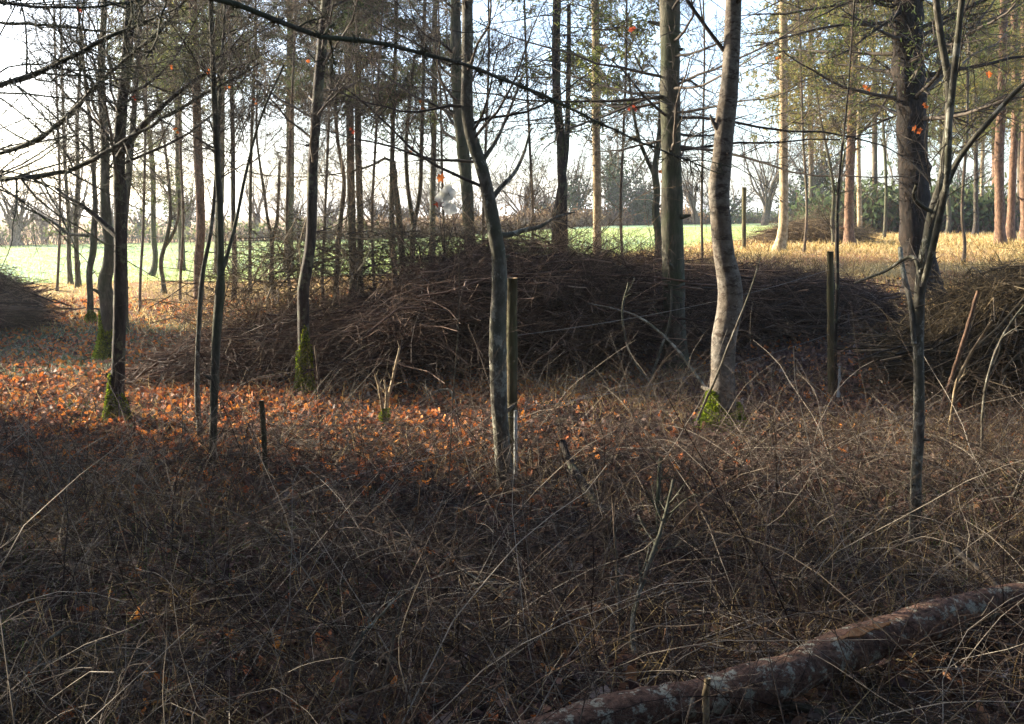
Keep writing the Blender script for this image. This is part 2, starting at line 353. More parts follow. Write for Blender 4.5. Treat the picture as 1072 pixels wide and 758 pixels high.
    for fk in forks:
        fp = np.array([at(x, y, Y) for (x, y, wpx) in fk]); fp = resample(fp, 9)[None]
        fl = float(np.linalg.norm(np.diff(fp[0], axis=0), axis=1).sum()); F1, FR1 = spawn(rng, fp, np.full((1, 9), .006), int(4 + fl * 9), .2, 1, (30, 60), (.2, .45), 7, .15, up=.1, rr=.5, minr=.003)
        F2, FR2 = spawn(rng, F1, FR1, 5, .2, 1, (30, 60), (.2, .5), 5, .18, up=.1, rr=.5, minr=minr)
        c.tubes(F1, FR1, 4); c.tubes(F2, FR2, 3)
    L(c, 'crown', M[tw])
    if nf and fol:
        f = Acc(); f.quads(sprays(rng, S2 if style == "conifer" else S2, nf, fsize, fwidth)); L(f, 'foliage', M[fol])
    if leaves:
        i = rng.integers(0, len(S2), leaves); f = Acc(); f.bent(leafquads(rng, S2[i, -1] - [0, 0, .02], (.04, .075), 0)); L(f, 'withered_leaves', M[leafmat])
    if moss: moss_part(rng, P - base, Rr, 0, moss, base, root, fac=mfac)
    if extra: extra(root, P - base, Rr, rng)
    return root

# ================================================================== THE SETTING
def sheet(name, xs, ys, zf, m, mask=None):
    X, Y = np.meshgrid(xs, ys); Z = zf(X, Y); V = np.stack([X, Y, Z], -1).reshape(-1, 3)
    nx = len(xs); i, j = np.meshgrid(np.arange(nx - 1), np.arange(len(ys) - 1)); b = (j * nx + i).ravel()
    Q = np.stack([b, b + 1, b + nx + 1, b + nx], 1)
    if mask is not None:
        cx = V[Q].mean(1); Q = Q[mask(cx[:, 0], cx[:, 1])]
    a = Acc(); a.v = [V]; a.q = [Q]; a.mi = [np.zeros(len(Q), int)]; a.n = len(V)
    o = a.build(name, m); o['kind'] = 'structure'; return o
xs = np.r_[-1500, -600, -250, -120, -60, np.arange(-36, -14, .8), np.arange(-14, 14, .09), np.arange(14, 37, .8), 60, 120, 250, 600, 1500]
ys = np.r_[-300, -80, -30, np.arange(-12, 1, .8), np.arange(1, 20, .09), np.arange(20, 90, 1.2), 120, 200, 400, 1000, 2500]
rr_ = np.random.default_rng(1)
def zg_(X, Y): return terrain(X, Y) + rr_.normal(0, .006, X.shape) * (Y < 20)
sheet('ground', xs, ys, zg_, M['ground'])
def in_field(X, Y):
    near = np.where(X < 2, 21.5 + np.sin(X * .9) * .35, 21.5 + (X - 2) * 1.9) + np.sin(X * 2.3) * .3
    far = 52 + np.clip(X + 22, -40, 60) * .75
    return (Y > near) & (Y < far)
sheet('field', np.r_[np.arange(-95, -30, 2.), np.arange(-30, 45, .4)], np.arange(20.5, 95, .4), lambda X, Y: terrain(X, Y) + .012, M['field'], in_field)

# ------------------------------------------------------------------ brush piles
def pile(name, label, ctrl, seed, n, mats='brush', nthick=0, spill=.25, group=None, lab_cat='brush pile', hollow=.4, yaw=36, Llen=(.6, 2.1), subn=6, n2=2, cap=True, bristle=0, wand=.16, pitch=(4, 14)):
    rng = np.random.default_rng(seed); c = []
    for (px, bv, tv, hd) in ctrl:
        g = gnd(px, bv); y = g[1] + hd; x = g[0] * (y / g[1])
        h = at(px, tv, y)[2] - terrain(x, y); c.append([x, y, hd, max(h, .1)])
    c = resample(np.array(c), 60); d = np.gradient(c[:, :2], axis=0); d = d / np.linalg.norm(d, axis=1)[:, None]; yw = np.arctan2(d[:, 1], d[:, 0])
    wgt = (c[:, 2] * c[:, 3]) ** .6; wgt = wgt / wgt.sum()
    mid = len(c) // 2; base = (c[mid, 0], c[mid, 1], float(terrain(c[mid, 0], c[mid, 1])))
    root = empty(name, base, label, lab_cat, group)
    def sticks(n, Lr, K, R0, wander, part, sn, jit=.0, m=None, surf=hollow, dens=0):
        i = rng.choice(60, n, p=wgt); s = rng.uniform(-1, 1, n); rad = rng.uniform(surf, 1, n) ** .7
        s2 = s * rad; hz = c[i, 3] * np.sqrt(np.clip(1 - s ** 2, 0, 1)) ** 1.1 * rad
        nx, ny = -np.sin(yw[i]), np.cos(yw[i])
        p = np.stack([c[i, 0] + nx * s2 * c[i, 2], c[i, 1] + ny * s2 * c[i, 2], np.zeros(n)], 1)
        p[:, 2] = terrain(p[:, 0], p[:, 1]) + hz + .02
        ya = yw[i] + np.radians(rng.normal(0, yaw, n)) + np.where(rng.random(n) < .5, np.pi, 0); pit = np.radians(rng.normal(*pitch, n))
        D = np.stack([np.cos(ya) * np.cos(pit), np.sin(ya) * np.cos(pit), np.sin(pit)], 1); L = rng.uniform(*Lr, n) * np.clip(c[i, 3] * .9 + .3, .4, 1.1)
        P = walk(rng, p - D * L[:, None] * .5 , D + [0, 0, .1], L, K, wander, grav=-.035)
        # hug the mound: pull the ends back under its surface
        P[:, :, 2] = np.maximum(P[:, :, 2], terrain(P[..., 0], P[..., 1]) + .01)
        if cap:
            dd = (P[..., None, 0] - c[None, None, ::3, 0]) ** 2 + (P[..., None, 1] - c[None, None, ::3, 1]) ** 2; j = dd.argmin(-1) * 3
            lim = terrain(P[..., 0], P[..., 1]) + c[j, 3] * rng.uniform(.7, 1.08, (n, 1)) + rng.normal(0, .02, (n, 1)); P[:, :, 2] = np.where(P[:, :, 2] > lim, lim + (P[:, :, 2] - lim) * .15, P[:, :, 2])
            inside = (dd.min(-1) < (c[j, 2] + .55) ** 2); P[:, :, 2] -= np.where(inside, 0, .0)
        Rr = R0 * rng.uniform(.5, 1.6, n)[:, None] * np.linspace(1, .35, K)[None]
        a = Acc(); a.tubes(P, Rr, 4)
        if sn:
            P1, R1 = spawn(rng, P, Rr, sn, .2, 1, (20, 60), (.2, .5), 5, .16, grav=-.01, rr=.5, minr=.0022, flat=.8)
            a.tubes(P1, R1, 3)
            if n2:
                P2, R2 = spawn(rng, P1, R1, n2, .2, 1, (20, 60), (.3, .6), 4, .18, rr=.6, minr=.0018); a.tubes(P2, R2, 3)
        return a.build(part, M[m or mats], root, loc=base)
    sticks(n, Llen, 8, .0042, wand, 'brushwood', subn)
    sticks(int(n * (.6 if cap else .25)), (.6, 1.8), 7, .008, .14, 'inner_brushwood', 2, surf=.0)
    if bristle:
        i = rng.choice(60, bristle, p=wgt); s_ = rng.uniform(-1, 1, bristle); nx, ny = -np.sin(yw[i]), np.cos(yw[i])
        p = np.stack([c[i, 0] + nx * s_ * c[i, 2], c[i, 1] + ny * s_ * c[i, 2], np.zeros(bristle)], 1); p[:, 2] = terrain(p[:, 0], p[:, 1]) + c[i, 3] * np.sqrt(1 - s_ ** 2) * .9
        D = np.stack([nx * s_ + rng.normal(0, .8, bristle), ny * s_ + rng.normal(0, .8, bristle), rng.uniform(-.1, .9, bristle)], 1)
        P = walk(rng, p, D, rng.uniform(.12, .55, bristle), 7, .2, grav=-.05); Rb = rng.uniform(.0016, .0035, bristle)[:, None] * np.linspace(1, .4, 7)
        P1, R1 = spawn(rng, P, Rb, 4, .2, 1, (25, 65), (.25, .6), 5, .2, rr=.6, minr=.0015); a = Acc(); a.tubes(P, Rb, 3); a.tubes(P1, R1, 3); a.build('twig_ends', M[mats], root, loc=base)
    if nthick: sticks(nthick, (1.2, 2.8), 8, .009, .12, 'thick_branches', 5)
    return root, sticks
MAIN = [(140, 405, 392, .3), (190, 407, 368, .6), (250, 410, 342, .9), (330, 412, 325, 1.1), (400, 412, 316, 1.2), (450, 412, 280, 1.2), (500, 410, 263, 1.2), (560, 402, 266, 1.2),
        (640, 388, 275, 1.0), (700, 368, 279, .85), (780, 364, 280, .9), (860, 354, 290, .8), (910, 350, 303, .6), (938, 347, 325, .35)]
pile('brush_pile', 'long dark heap of cut branches running across the wood behind the mossy birch', MAIN, 11, 3800, nthick=110, bristle=1500)
LOOSE = [(215, 398, 300, .6), (270, 398, 262, .8), (340, 398, 246, .9), (430, 396, 238, 1.0), (520, 396, 240, 1.0), (590, 390, 256, .9), (640, 388, 268, .6)]
pile('branch_tangle', 'loose see-through tangle of greenish cut tops on the left half of the long pile', LOOSE, 12, 560, bristle=900, mats='brush_green', hollow=.7, yaw=60, Llen=(.6, 1.7), subn=9, wand=.22, pitch=(16, 26), cap=False, lab_cat='brush pile')
pile('brush_pile', 'rounded heap of thin cut branches at the right edge beside the slender grey sapling',
     [(962, 420, 362, .3), (995, 430, 310, .7), (1040, 436, 284, 1.), (1130, 440, 279, 1.), (1230, 446, 330, .6)], 13, 2100, mats='brush_dark', nthick=30, yaw=50, Llen=(.5, 1.5), bristle=600)
pile('brush_pile', 'steep reddish brown mound of brushwood at the left edge before the bright field',
     [(26, 350, 322, .3), (12, 353, 300, .7), (-10, 357, 282, 1.), (-60, 362, 258, 1.3), (-130, 364, 228, 1.4), (-230, 366, 228, 1.4), (-310, 366, 290, .9)], 14, 4200, yaw=55, Llen=(.4, 1.1), bristle=700)  # unseen left end raised to throw shade across the mid-left ground
pile('brush_pile', 'low green heap of conifer branches behind the pale leaning pine trunk', [(795, 256, 246, .5), (825, 257, 233, 1.0), (862, 257, 229, 1.2), (905, 257, 244, .7)], 15, 500, mats='brush_green', yaw=45, Llen=(1, 2.6))

# ------------------------------------------------------------------ trees: foreground and middle
T = tree
T('deciduous_tree', 'slim dark trunk with a bright mossy foot standing in the orange leaves at left', [(122, 441, 15), (124, 380, 12.5), (125, 300, 12), (124, 220, 12), (122, 160, 11), (124, 120, 10.5), (128, 80, 9.5), (134, 0, 9)], 101, H=7, bk='bark_dark', moss=.3, nb=34, bl=(.5, 1.7), b0=1.6,
  forks=[[(124, 248, 7), (112, 240, 6), (95, 228, 5), (75, 215, 4), (55, 206, 3), (38, 196, 2)], [(124, 165, 7), (145, 140, 6), (172, 118, 4.5), (205, 95, 3.5), (245, 72, 2.5)]])
T('deciduous_tree', 'crooked mossy trunk bulging near its foot, just behind the slim dark trunk at left', [(113, 377, 17), (113, 345, 14), (111, 315, 15), (108, 298, 13), (112, 275, 11), (113, 262, 10), (110, 230, 10), (109, 198, 9), (110, 150, 8), (107, 90, 7)], 102, H=7, moss=.45, nb=30, bl=(.6, 1.9), b0=2.)
T('deciduous_tree', 'crooked dark sapling left of the two overlapping mossy trunks', [(95, 338, 8), (94, 310, 7), (93, 283, 7), (97, 262, 8), (98, 244, 8), (100, 215, 6), (99, 181, 5), (95, 120, 4)], 103, H=6, nb=24, bl=(.6, 1.8), b0=1.7, moss=.15,
  forks=[[(96, 246, 4), (82, 246, 3), (68, 245, 3), (55, 236, 2.5), (41, 228, 2), (22, 220, 2), (4, 212, 1.5)]])
T('deciduous_tree', 'straight green grey trunk touching the right side of the slim dark trunk at left', [(131, 348, 9), (131, 300, 8), (130, 230, 8), (132, 205, 8), (135, 165, 7), (140, 100, 6)], 104, H=8, nb=28, bl=(.6, 1.9), b0=2.2)
T('deciduous_tree', 'thin upright trunk nearer the wood edge in the pair against the bright field at left', [(82, 306, 7), (81, 270, 5.5), (80, 230, 5), (82, 190, 4.5), (80, 130, 4)], 105, Y=20, H=7, nb=26, bl=(.7, 1.8), b0=2.2)
T('deciduous_tree', 'leftmost thin brown trunk of the pair against the bright field at left', [(74, 300, 6.5), (72, 270, 5), (71, 230, 4.5), (68, 190, 4), (66, 130, 3.5)], 106, Y=21, H=7, nb=26, bl=(.7, 1.8), b0=2.2)
T('deciduous_tree', 'small wavy sapling alone on the field edge between the dark trunks and the reddish trunk', [(172, 315, 7), (171, 295, 5), (169, 276, 5), (175, 251, 5), (179, 230, 4.5), (178, 200, 4)], 107, Y=18, H=4.5, nb=22, bl=(.5, 1.4), b0=1.4, moss=.1,
  forks=[[(173, 258, 3.5), (182, 245, 3), (190, 225, 2.5), (193, 200, 2)]])
T('pine_tree', 'straight reddish pine trunk at the field edge left of the thin greenish stems', [(208, 324, 12), (208, 290, 11), (210, 230, 10.5), (207, 170, 10.5), (204, 66, 10), (202, 0, 9)], 108, Y=17, H=10, bk='bark_red', style='conifer', nb=60, bl=(.8, 2.), b0=3.6, fol='needle', nf=35200, sub=(11, 5), fsize=(.05, .12), fwidth=.16)
T('sapling', 'thin grey stem rising left of the greenish broken stem, bare and forked high up', [(210, 460, 6), (207, 420, 5.5), (207, 390, 5), (210, 337, 5), (213, 300, 5), (215, 283, 4.5), (222, 248, 4), (228, 190, 3.5), (232, 100, 3), (236, 20, 2.5)], 109, H=4.5, bk='bark_sapling', nb=22, bl=(.4, 1.2), b0=1.6, sides=8, minr=.0013)
T('sapling', 'greenish upright stem with a broken collar at waist height before the brush pile end', [(223, 487, 7), (224, 430, 7.5), (225, 390, 8.5), (228, 330, 9), (230, 296, 10), (230, 290, 7), (229, 230, 6.5), (224, 150, 6), (220, 60, 5), (218, 0, 4.5)], 110, H=5, bk='bark_green', nb=24, bl=(.4, 1.3), b0=1.7, sides=10, minr=.0013,
  forks=[[(230, 292, 4.5), (236, 265, 4), (241, 235, 3.5), (247, 190, 3), (262, 120, 2.2), (285, 60, 1.8)]])
T('deciduous_tree', 'thin dark trunk behind the left end of the brush pile, left of a thinner stem', [(245, 308, 6), (245, 270, 6), (244, 247, 6), (244, 132, 5), (241, 33, 4.5)], 111, Y=17, H=9, bk='bark_dark', nb=40, bl=(.7, 1.9), b0=2.4)
T('deciduous_tree', 'very thin straight stem rising behind the left end of the brush pile', [(262, 305, 4.5), (261, 250, 4), (262, 190, 4), (265, 110, 3.5)], 112, Y=18, H=8, nb=30, bl=(.5, 1.6), b0=2.2)
T('deciduous_tree', 'small fork-stemmed sapling against the field left of the mossy-footed trunk', [(285, 300, 6), (284, 270, 5), (284, 252, 5), (280, 232, 4), (276, 200, 3.5)], 113, Y=17, H=5.5, nb=24, bl=(.5, 1.5), b0=1.7, forks=[[(284, 254, 4), (290, 235, 3.5), (294, 205, 3), (297, 170, 2.5)]])
T('deciduous_tree', 'dark mossy-footed trunk standing against the front of the brush pile', [(319, 413, 13), (319, 380, 12), (319, 355, 12), (319, 301, 12), (324, 270, 11), (326, 247, 10.5), (328, 165, 10), (331, 115, 10), (336, 49, 10), (340, 0, 9)], 114, H=8, bk='bark_dark', moss=.5, nb=34, bl=(.6, 1.7), b0=1.9)
T('pine_tree', 'left stem of the close pair of straight trunks rising behind the brush pile', [(369, 315, 11), (370, 300, 10), (369, 247, 10), (367, 150, 9.5), (362, 0, 9)], 115, Y=15.5, H=10, style='conifer', nb=60, bl=(.8, 2.), b0=3., fol='needle_dark', nf=35200, sub=(11, 5), fsize=(.05, .12), fwidth=.16)
T('pine_tree', 'right stem of the close pair of straight trunks rising behind the brush pile', [(379, 315, 9), (377, 300, 8.5), (377, 247, 8), (375, 150, 8), (375, 60, 7), (370, 0, 7)], 116, Y=16, H=10, style='conifer', nb=50, bl=(.8, 1.8), b0=3., fol='needle', nf=26400, sub=(11, 5), fsize=(.05, .12), fwidth=.16)
T('deciduous_tree', 'bent thin stem just left of the paired straight trunks', [(352, 315, 7), (353, 270, 6.5), (354, 247, 6.5), (358, 215, 6), (360, 190, 5), (354, 150, 4.5), (350, 90, 4)], 117, Y=15, H=7, nb=30, bl=(.5, 1.6), b0=1.9)
T('deciduous_tree', 'straight grey stem of the pair that crosses behind the dark centre of the pile', [(411, 310, 8), (410, 244, 7), (410, 185, 6.5), (412, 99, 5), (415, 20, 4)], 118, Y=16, H=8, nb=36, bl=(.5, 1.7), b0=2.2)
T('deciduous_tree', 'stem arching over to the left at its top beside the straight grey stem', [(422, 310, 9), (419, 244, 8), (416, 210, 7.5), (413, 185, 6), (414, 172, 5), (405, 165, 4), (396, 170, 3)], 119, Y=15.4, H=2.5, nb=12, bl=(.4, 1.), b0=1.2)
T('deciduous_tree', 'V-shaped slim tree behind the highest part of the brush pile', [(433, 310, 7), (433, 240, 6), (439, 205, 5.5), (441, 150, 5), (443, 80, 4.5), (444, 20, 4)], 120, Y=16.5, H=8, nb=34, bl=(.5, 1.7), b0=2.2, forks=[[(433, 235, 5), (429, 210, 4.5), (426, 170, 4), (430, 110, 3.5), (436, 60, 2.5)]])
T('deciduous_tree', 'thick greenish trunk partly hidden behind the curved foreground trunk', [(492, 330, 14), (491, 244, 12.5), (489, 198, 12.5), (484, 148, 13), (479, 99, 11), (477, 0, 10)], 121, Y=12.8, H=9, nb=34, bl=(.7, 2.), b0=2.5, bk='bark_green')
T('deciduous_tree', 'slim curved foreground trunk leaning against the stake, bending left above the pile', [(530, 515, 17), (526, 470, 17), (522, 408, 17.5), (521, 337, 17), (523, 300, 16), (522, 270, 15), (518, 243, 15), (513, 214, 14), (503, 171, 13), (494, 145, 13), (490, 125, 12), (489, 60, 11.5), (489, 0, 11)], 122, H=6, bk='bark_sapling', nb=22, bl=(.6, 1.5), b0=1.7, moss=0,
  forks=[[(520, 246, 6), (532, 246, 5.5), (550, 241, 5), (565, 238, 4), (585, 227, 2.5), (605, 222, 2)], [(512, 212, 6), (524, 196, 5), (537, 182, 4), (548, 160, 3), (556, 132, 2.2)], [(504, 170, 5), (517, 150, 4), (530, 120, 3), (548, 70, 2.2)]])
T('pine_tree', 'dark straight trunk with a leaning twin, left of the pale yellow pine trunk', [(590, 320, 14), (590, 260, 12), (589, 198, 12), (587, 148, 11), (583, 99, 10.5), (583, 0, 10)], 123, Y=13.5, H=9, style='conifer', nb=60, bl=(.8, 2.4), b0=2.6, sub=(10, 4), bk='bark_dark', fol='needle', nf=4000,
  forks=[[(585, 285, 10), (582, 240, 9), (586, 205, 7), (592, 170, 6), (596, 90, 5), (597, 0, 4)]])
T('pine_tree', 'pale yellowish sunlit pine trunk standing behind the middle of the pile', [(624, 290, 12), (625, 250, 11), (625, 198, 10.5), (624, 132, 10), (623, 0, 9)], 124, Y=18, H=10, bk='bark_pale', style='conifer', nb=60, bl=(.8, 2.2), b0=2.8, fol='needle', nf=19800, sub=(11, 5), fsize=(.05, .12))
T('deciduous_tree', 'thin crooked forked tree touching the left side of the large straight trunk', [(690, 310, 9), (689, 270, 8.5), (689, 247, 8), (686, 225, 8), (687, 198, 7), (685, 181, 7), (689, 150, 5.5), (692, 100, 4.5), (694, 50, 4)], 125, Y=12.8, H=6, nb=18, bl=(.5, 1.4), b0=2., forks=[[(685, 183, 5), (676, 165, 4), (668, 148, 3.5), (662, 125, 3), (655, 80, 2)]], leaves=8)
T('larch_tree', 'large straight dark green trunk rising from behind the pile left of the birch', [(706, 385, 24), (706, 330, 22), (705, 250, 22), (704, 198, 21), (703, 132, 20), (701, 0, 19)], 126, H=11, bk='bark_green', style='conifer', nb=64, bl=(1., 3.), b0=2.1, sub=(11, 4), sides=20, tw='twig')
T('birch_tree', 'wavy pale grey trunk with bright green moss round its foot in the lit leaves', [(755, 447, 28), (756, 426, 25), (757, 391, 24), (759, 355, 25), (765, 325, 25), (766, 305, 24), (762, 280, 22), (758, 255, 20), (756, 231, 21), (754, 195, 21), (757, 170, 20), (760, 132, 19), (765, 80, 17), (768, 0, 15)], 127, H=9, bk='bark_grey', style='decid', nb=26, bl=(.8, 2.3), b0=2.5, moss=.27, mfac=1.5, knots=7, sides=24, rough=.025)
T('pine_tree', 'pale cream sunlit pine trunk leaning right, beyond the right half of the pile', [(816, 262, 14), (819, 245, 11.5), (820, 210, 10.5), (820, 165, 10), (821, 66, 10), (820, 0, 9)], 128, H=11, bk='bark_pale', style='conifer', nb=60, bl=(1, 2.8), b0=3.2, sub=(9, 4), fol='needle_gold', nf=9000, fsize=(.05, .11))
T('pine_tree', 'reddish pine trunk in the straw clearing left of the dark rough trunk', [(889, 258, 14), (889, 245, 11), (889, 198, 10.5), (891, 132, 10), (894, 66, 9), (894, 0, 8.5)], 129, H=11, bk='bark_red', style='conifer', nb=70, bl=(1, 2.8), b0=3., sub=(9, 4), fol='needle_gold', nf=26000, fsize=(.05, .12), fwidth=.16)
T('deciduous_tree', 'thin pale trunk with a patch of ivy just right of the reddish pine', [(900, 244, 6), (900, 200, 5.5), (899, 165, 5), (899, 100, 4)], 130, Y=33, H=8, bk='bark_pale', nb=26, bl=(.8, 2), b0=3, fol='needle', nf=2500)
T('deciduous_tree', 'very thin stem standing in the dark thicket left of the rough trunk', [(926, 243, 4), (927, 200, 3.5), (925, 130, 3)], 131, Y=30, H=7, nb=24, bl=(.8, 1.8), b0=2.5)
T('spruce_tree', 'thick dark rough trunk covered in ragged stubs behind the grey sapling', [(965, 306, 32), (963, 285, 29), (959, 250, 27), (957, 200, 27), (957, 165, 27), (955, 110, 26), (952, 66, 26), (951, 0, 25)], 132, Y=15, H=12, bk='bark_black', style='conifer', nb=80, bl=(1.2, 3.2), b0=2.7, sub=(11, 4), fol='needle', nf=18000, sides=20, ivy=1500, rough=.07)
T('sapling', 'slender grey foreground sapling forking at chest height before the dark rough trunk', [(957, 575, 11), (958, 530, 10.5), (959, 497, 10), (962, 450, 10), (963, 408, 10), (964, 337, 10), (968, 285, 10), (974, 255, 10), (980, 225, 9), (988, 198, 8), (996, 148, 7), (998, 82, 7), (991, 43, 6.5), (985, 0, 6)], 133, H=4.5, bk='bark_sapling', nb=10, bl=(.3, .8), b0=2., sides=12, minr=.0012,
  forks=[[(966, 300, 6), (971, 262, 6), (974, 225, 6), (975, 198, 5.5), (973, 132, 5.5), (975, 60, 5), (976, 0, 4.5)], [(978, 228, 6), (1000, 165, 5), (1022, 128, 4.5), (1045, 95, 3.5), (1072, 70, 3)], [(965, 300, 4), (961, 270, 3.5), (940, 287, 3), (918, 301, 2)],
         [(957, 360, 5), (958, 320, 5), (962, 290, 5), (969, 262, 4.5)], [(975, 222, 3.5), (958, 214, 3.5), (940, 205, 3), (931, 195, 2.5)]])
T('pine_tree', 'reddish sunlit pine trunk at right, left one of the two close trunks', [(1047, 256, 12), (1047, 235, 10.5), (1047, 165, 10), (1049, 115, 9.5), (1050, 0, 8)], 134, H=11, bk='bark_red', style='conifer', nb=70, bl=(1, 2.6), b0=3., sub=(9, 4), fol='needle_gold', nf=26000, fsize=(.05, .12), fwidth=.16)
T('pine_tree', 'dark reddish pine trunk at right, right one of the two close trunks', [(1058, 243, 10), (1059, 225, 8.5), (1060, 180, 8), (1062, 120, 8), (1063, 0, 7)], 135, Y=26, H=11, bk='bark_red', style='conifer', nb=60, bl=(1, 2.6), b0=3., sub=(8, 4), fol='needle', nf=20000, fsize=(.05, .12), fwidth=.16)
T('pine_tree', 'reddish trunk cut by the right edge of the picture', [(1074, 232, 10), (1073, 200, 9), (1073, 120, 8), (1073, 0, 7)], 136, Y=28, H=11, bk='bark_red', style='conifer', nb=60, bl=(1, 2.6), b0=3., sub=(8, 4), fol='needle_gold', nf=16000, fsize=(.05, .12), fwidth=.16)
T('deciduous_tree', 'thin dark trunk in the shade between the rough trunk and the right pines', [(1022, 236, 6), (1022, 215, 5), (1021, 165, 4.5), (1020, 100, 4)], 137, Y=34, H=8, bk='bark_dark', nb=24, bl=(.8, 2), b0=2.6, fol='needle_gold', nf=6000)
T('deciduous_tree', 'thin pale trunk close right of the thin dark trunk in the shade', [(1027, 226, 4.5), (1028, 190, 4), (1030, 130, 4)], 138, Y=40, H=9, bk='bark_pale', nb=24, bl=(.8, 2), b0=3, fol='needle_gold', nf=6000)
T('deciduous_tree', 'slim grey trunk standing right behind the dark rough trunk by the thicket', [(993, 236, 5), (991, 200, 5), (989, 160, 4.5)], 139, Y=36, H=8, nb=24, bl=(.8, 2), b0=2.6, fol='needle', nf=6000)
T('sapling', 'thin double-stemmed sapling left of the reddish pine', [(871, 256, 5), (871, 235, 4.5), (872, 200, 4), (867, 165, 3.5)], 140, Y=24, H=5.5, nb=26, bl=(.5, 1.6), b0=1.4, forks=[[(874, 252, 4), (876, 225, 3.5), (877, 190, 3), (880, 160, 2)]])
T('sapling', 'thin dark stem rising beside the short wooden fence stake at right', [(874, 415, 5), (873, 360, 4.5), (875, 300, 4), (875, 250, 4), (876, 215, 3)], 141, H=2.8, bk='bark_dark', nb=14, bl=(.2, .6), b0=1.4, sides=8, minr=.0012)
T('pine_tree', 'tall conifer with thick foliage beyond the field edge above the reddish trunk', [(228, 262, 10), (230, 200, 9), (232, 100, 9)], 142, Y=24, H=12, style='conifer', nb=80, bl=(.8, 2.), b0=4.6, sub=(9, 4), fol='needle_dark', nf=24000, fsize=(.06, .14), fwidth=.16)
T('pine_tree', 'tall grey green conifer rising behind the mossy-footed trunk', [(302, 258, 11), (303, 200, 10), (304, 100, 9)], 143, Y=25, H=12, style='conifer', nb=80, bl=(.8, 2.2), b0=4.2, sub=(9, 4), fol='needle_dark', nf=26000, fsize=(.06, .14), fwidth=.16)
T('pine_tree', 'slim grey green conifer at the field edge behind the arching stem', [(452, 262, 8), (453, 200, 7), (455, 100, 7)], 144, Y=22, H=11, style='conifer', nb=80, bl=(.8, 2.4), b0=3., sub=(9, 4), fol='needle', nf=26000, fsize=(.05, .13), fwidth=.16)
T('pine_tree', 'small yellowish conifer at the field edge behind the lone wavy sapling', [(160, 285, 7), (160, 240, 6), (160, 170, 6)], 145, Y=24, H=8, style='conifer', nb=60, bl=(.5, 1.5), b0=1.6, sub=(8, 4), fol='needle', nf=12000, fsize=(.05, .11), fwidth=.16)
T('pine_tree', 'slim conifer with brown green foliage between the left dark trunks and the reddish pine', [(190, 270, 8), (188, 200, 8), (186, 100, 8)], 146, Y=26, H=12, style='conifer', nb=70, bl=(1, 2.6), b0=4.2, sub=(9, 4), fol='needle_gold', nf=22000, fsize=(.06, .13), fwidth=.16)
for k, (px, bk_, yy, lab) in enumerate([(915, 'bark_brown', 42, 'background conifer with golden foliage above the dark thicket'), (985, 'bark_brown', 46, 'background conifer with golden foliage right behind the rough trunk'), (1040, 'bark_red', 50, 'background conifer with golden foliage left of the two close pine trunks'), (1066, 'bark_brown', 38, 'background conifer with hanging golden foliage at the right edge'), (848, 'bark_brown', 48, 'background conifer with thin golden foliage between the cream pine and the reddish pine')]):
    T('pine_tree', lab, [(px, 232, 7), (px + 1, 200, 6), (px, 100, 6)], 150 + k, Y=yy, H=13, bk=bk_, style='conifer', nb=70, bl=(1.5, 4), b0=4.5, sub=(9, 4), fol='needle_gold', nf=24000, fsize=(.08, .2), fwidth=.35, minr=.004)

for k, (x0, b, x1, x2, yy, wd, lab) in enumerate([(60, 300, 62, 58, 19, 3.2, 'very thin stem left of the pair of trunks against the bright field'), (147, 330, 149, 155, 15, 3.5, 'very thin bare stem right of the group of dark mossy trunks'), (189, 318, 191, 186, 17, 3.5, 'very thin bare stem left of the reddish pine at the field edge'),
    (303, 300, 301, 308, 14, 4, 'slender bare stem just left of the mossy-footed trunk behind the pile'), (338, 300, 340, 346, 13.5, 4, 'slender bare stem just right of the mossy-footed trunk behind the pile'), (392, 300, 390, 398, 14.5, 4, 'slender bare stem right of the paired straight trunks'), (466, 300, 464, 460, 14, 3.5, 'slender bare stem behind the hanging withered leaves'),
    (507, 300, 506, 512, 14.5, 4, 'slender bare stem right beside the curved trunk behind the pile'), (556, 290, 558, 550, 15, 4, 'slender bare stem behind the pile between the stake and the dark twin trunk'), (652, 285, 650, 656, 15, 4, 'slender bare stem midway between the yellow pine and the large straight trunk'), (735, 280, 734, 738, 15.5, 3.5, 'slender bare stem between the large straight trunk and the birch'),
    (842, 262, 844, 838, 21, 3.5, 'slender bare stem between the cream pine and the reddish pine'), (1010, 262, 1008, 1014, 19, 4, 'slender bare stem right of the grey sapling in the clearing')]):
    T('young_tree', lab, [(x0, b, wd), (x1, 230, wd * .9), ((x1 + x2) / 2, 140, wd * .8), (x2, 40, wd * .65)], 170 + k, Y=yy, H=6.5, bk='bark_brown', tw='twig_warm' if k % 2 else 'twig', nb=40, bl=(.6, 1.9), b0=1.5, sub=(13, 7), minr=.002)

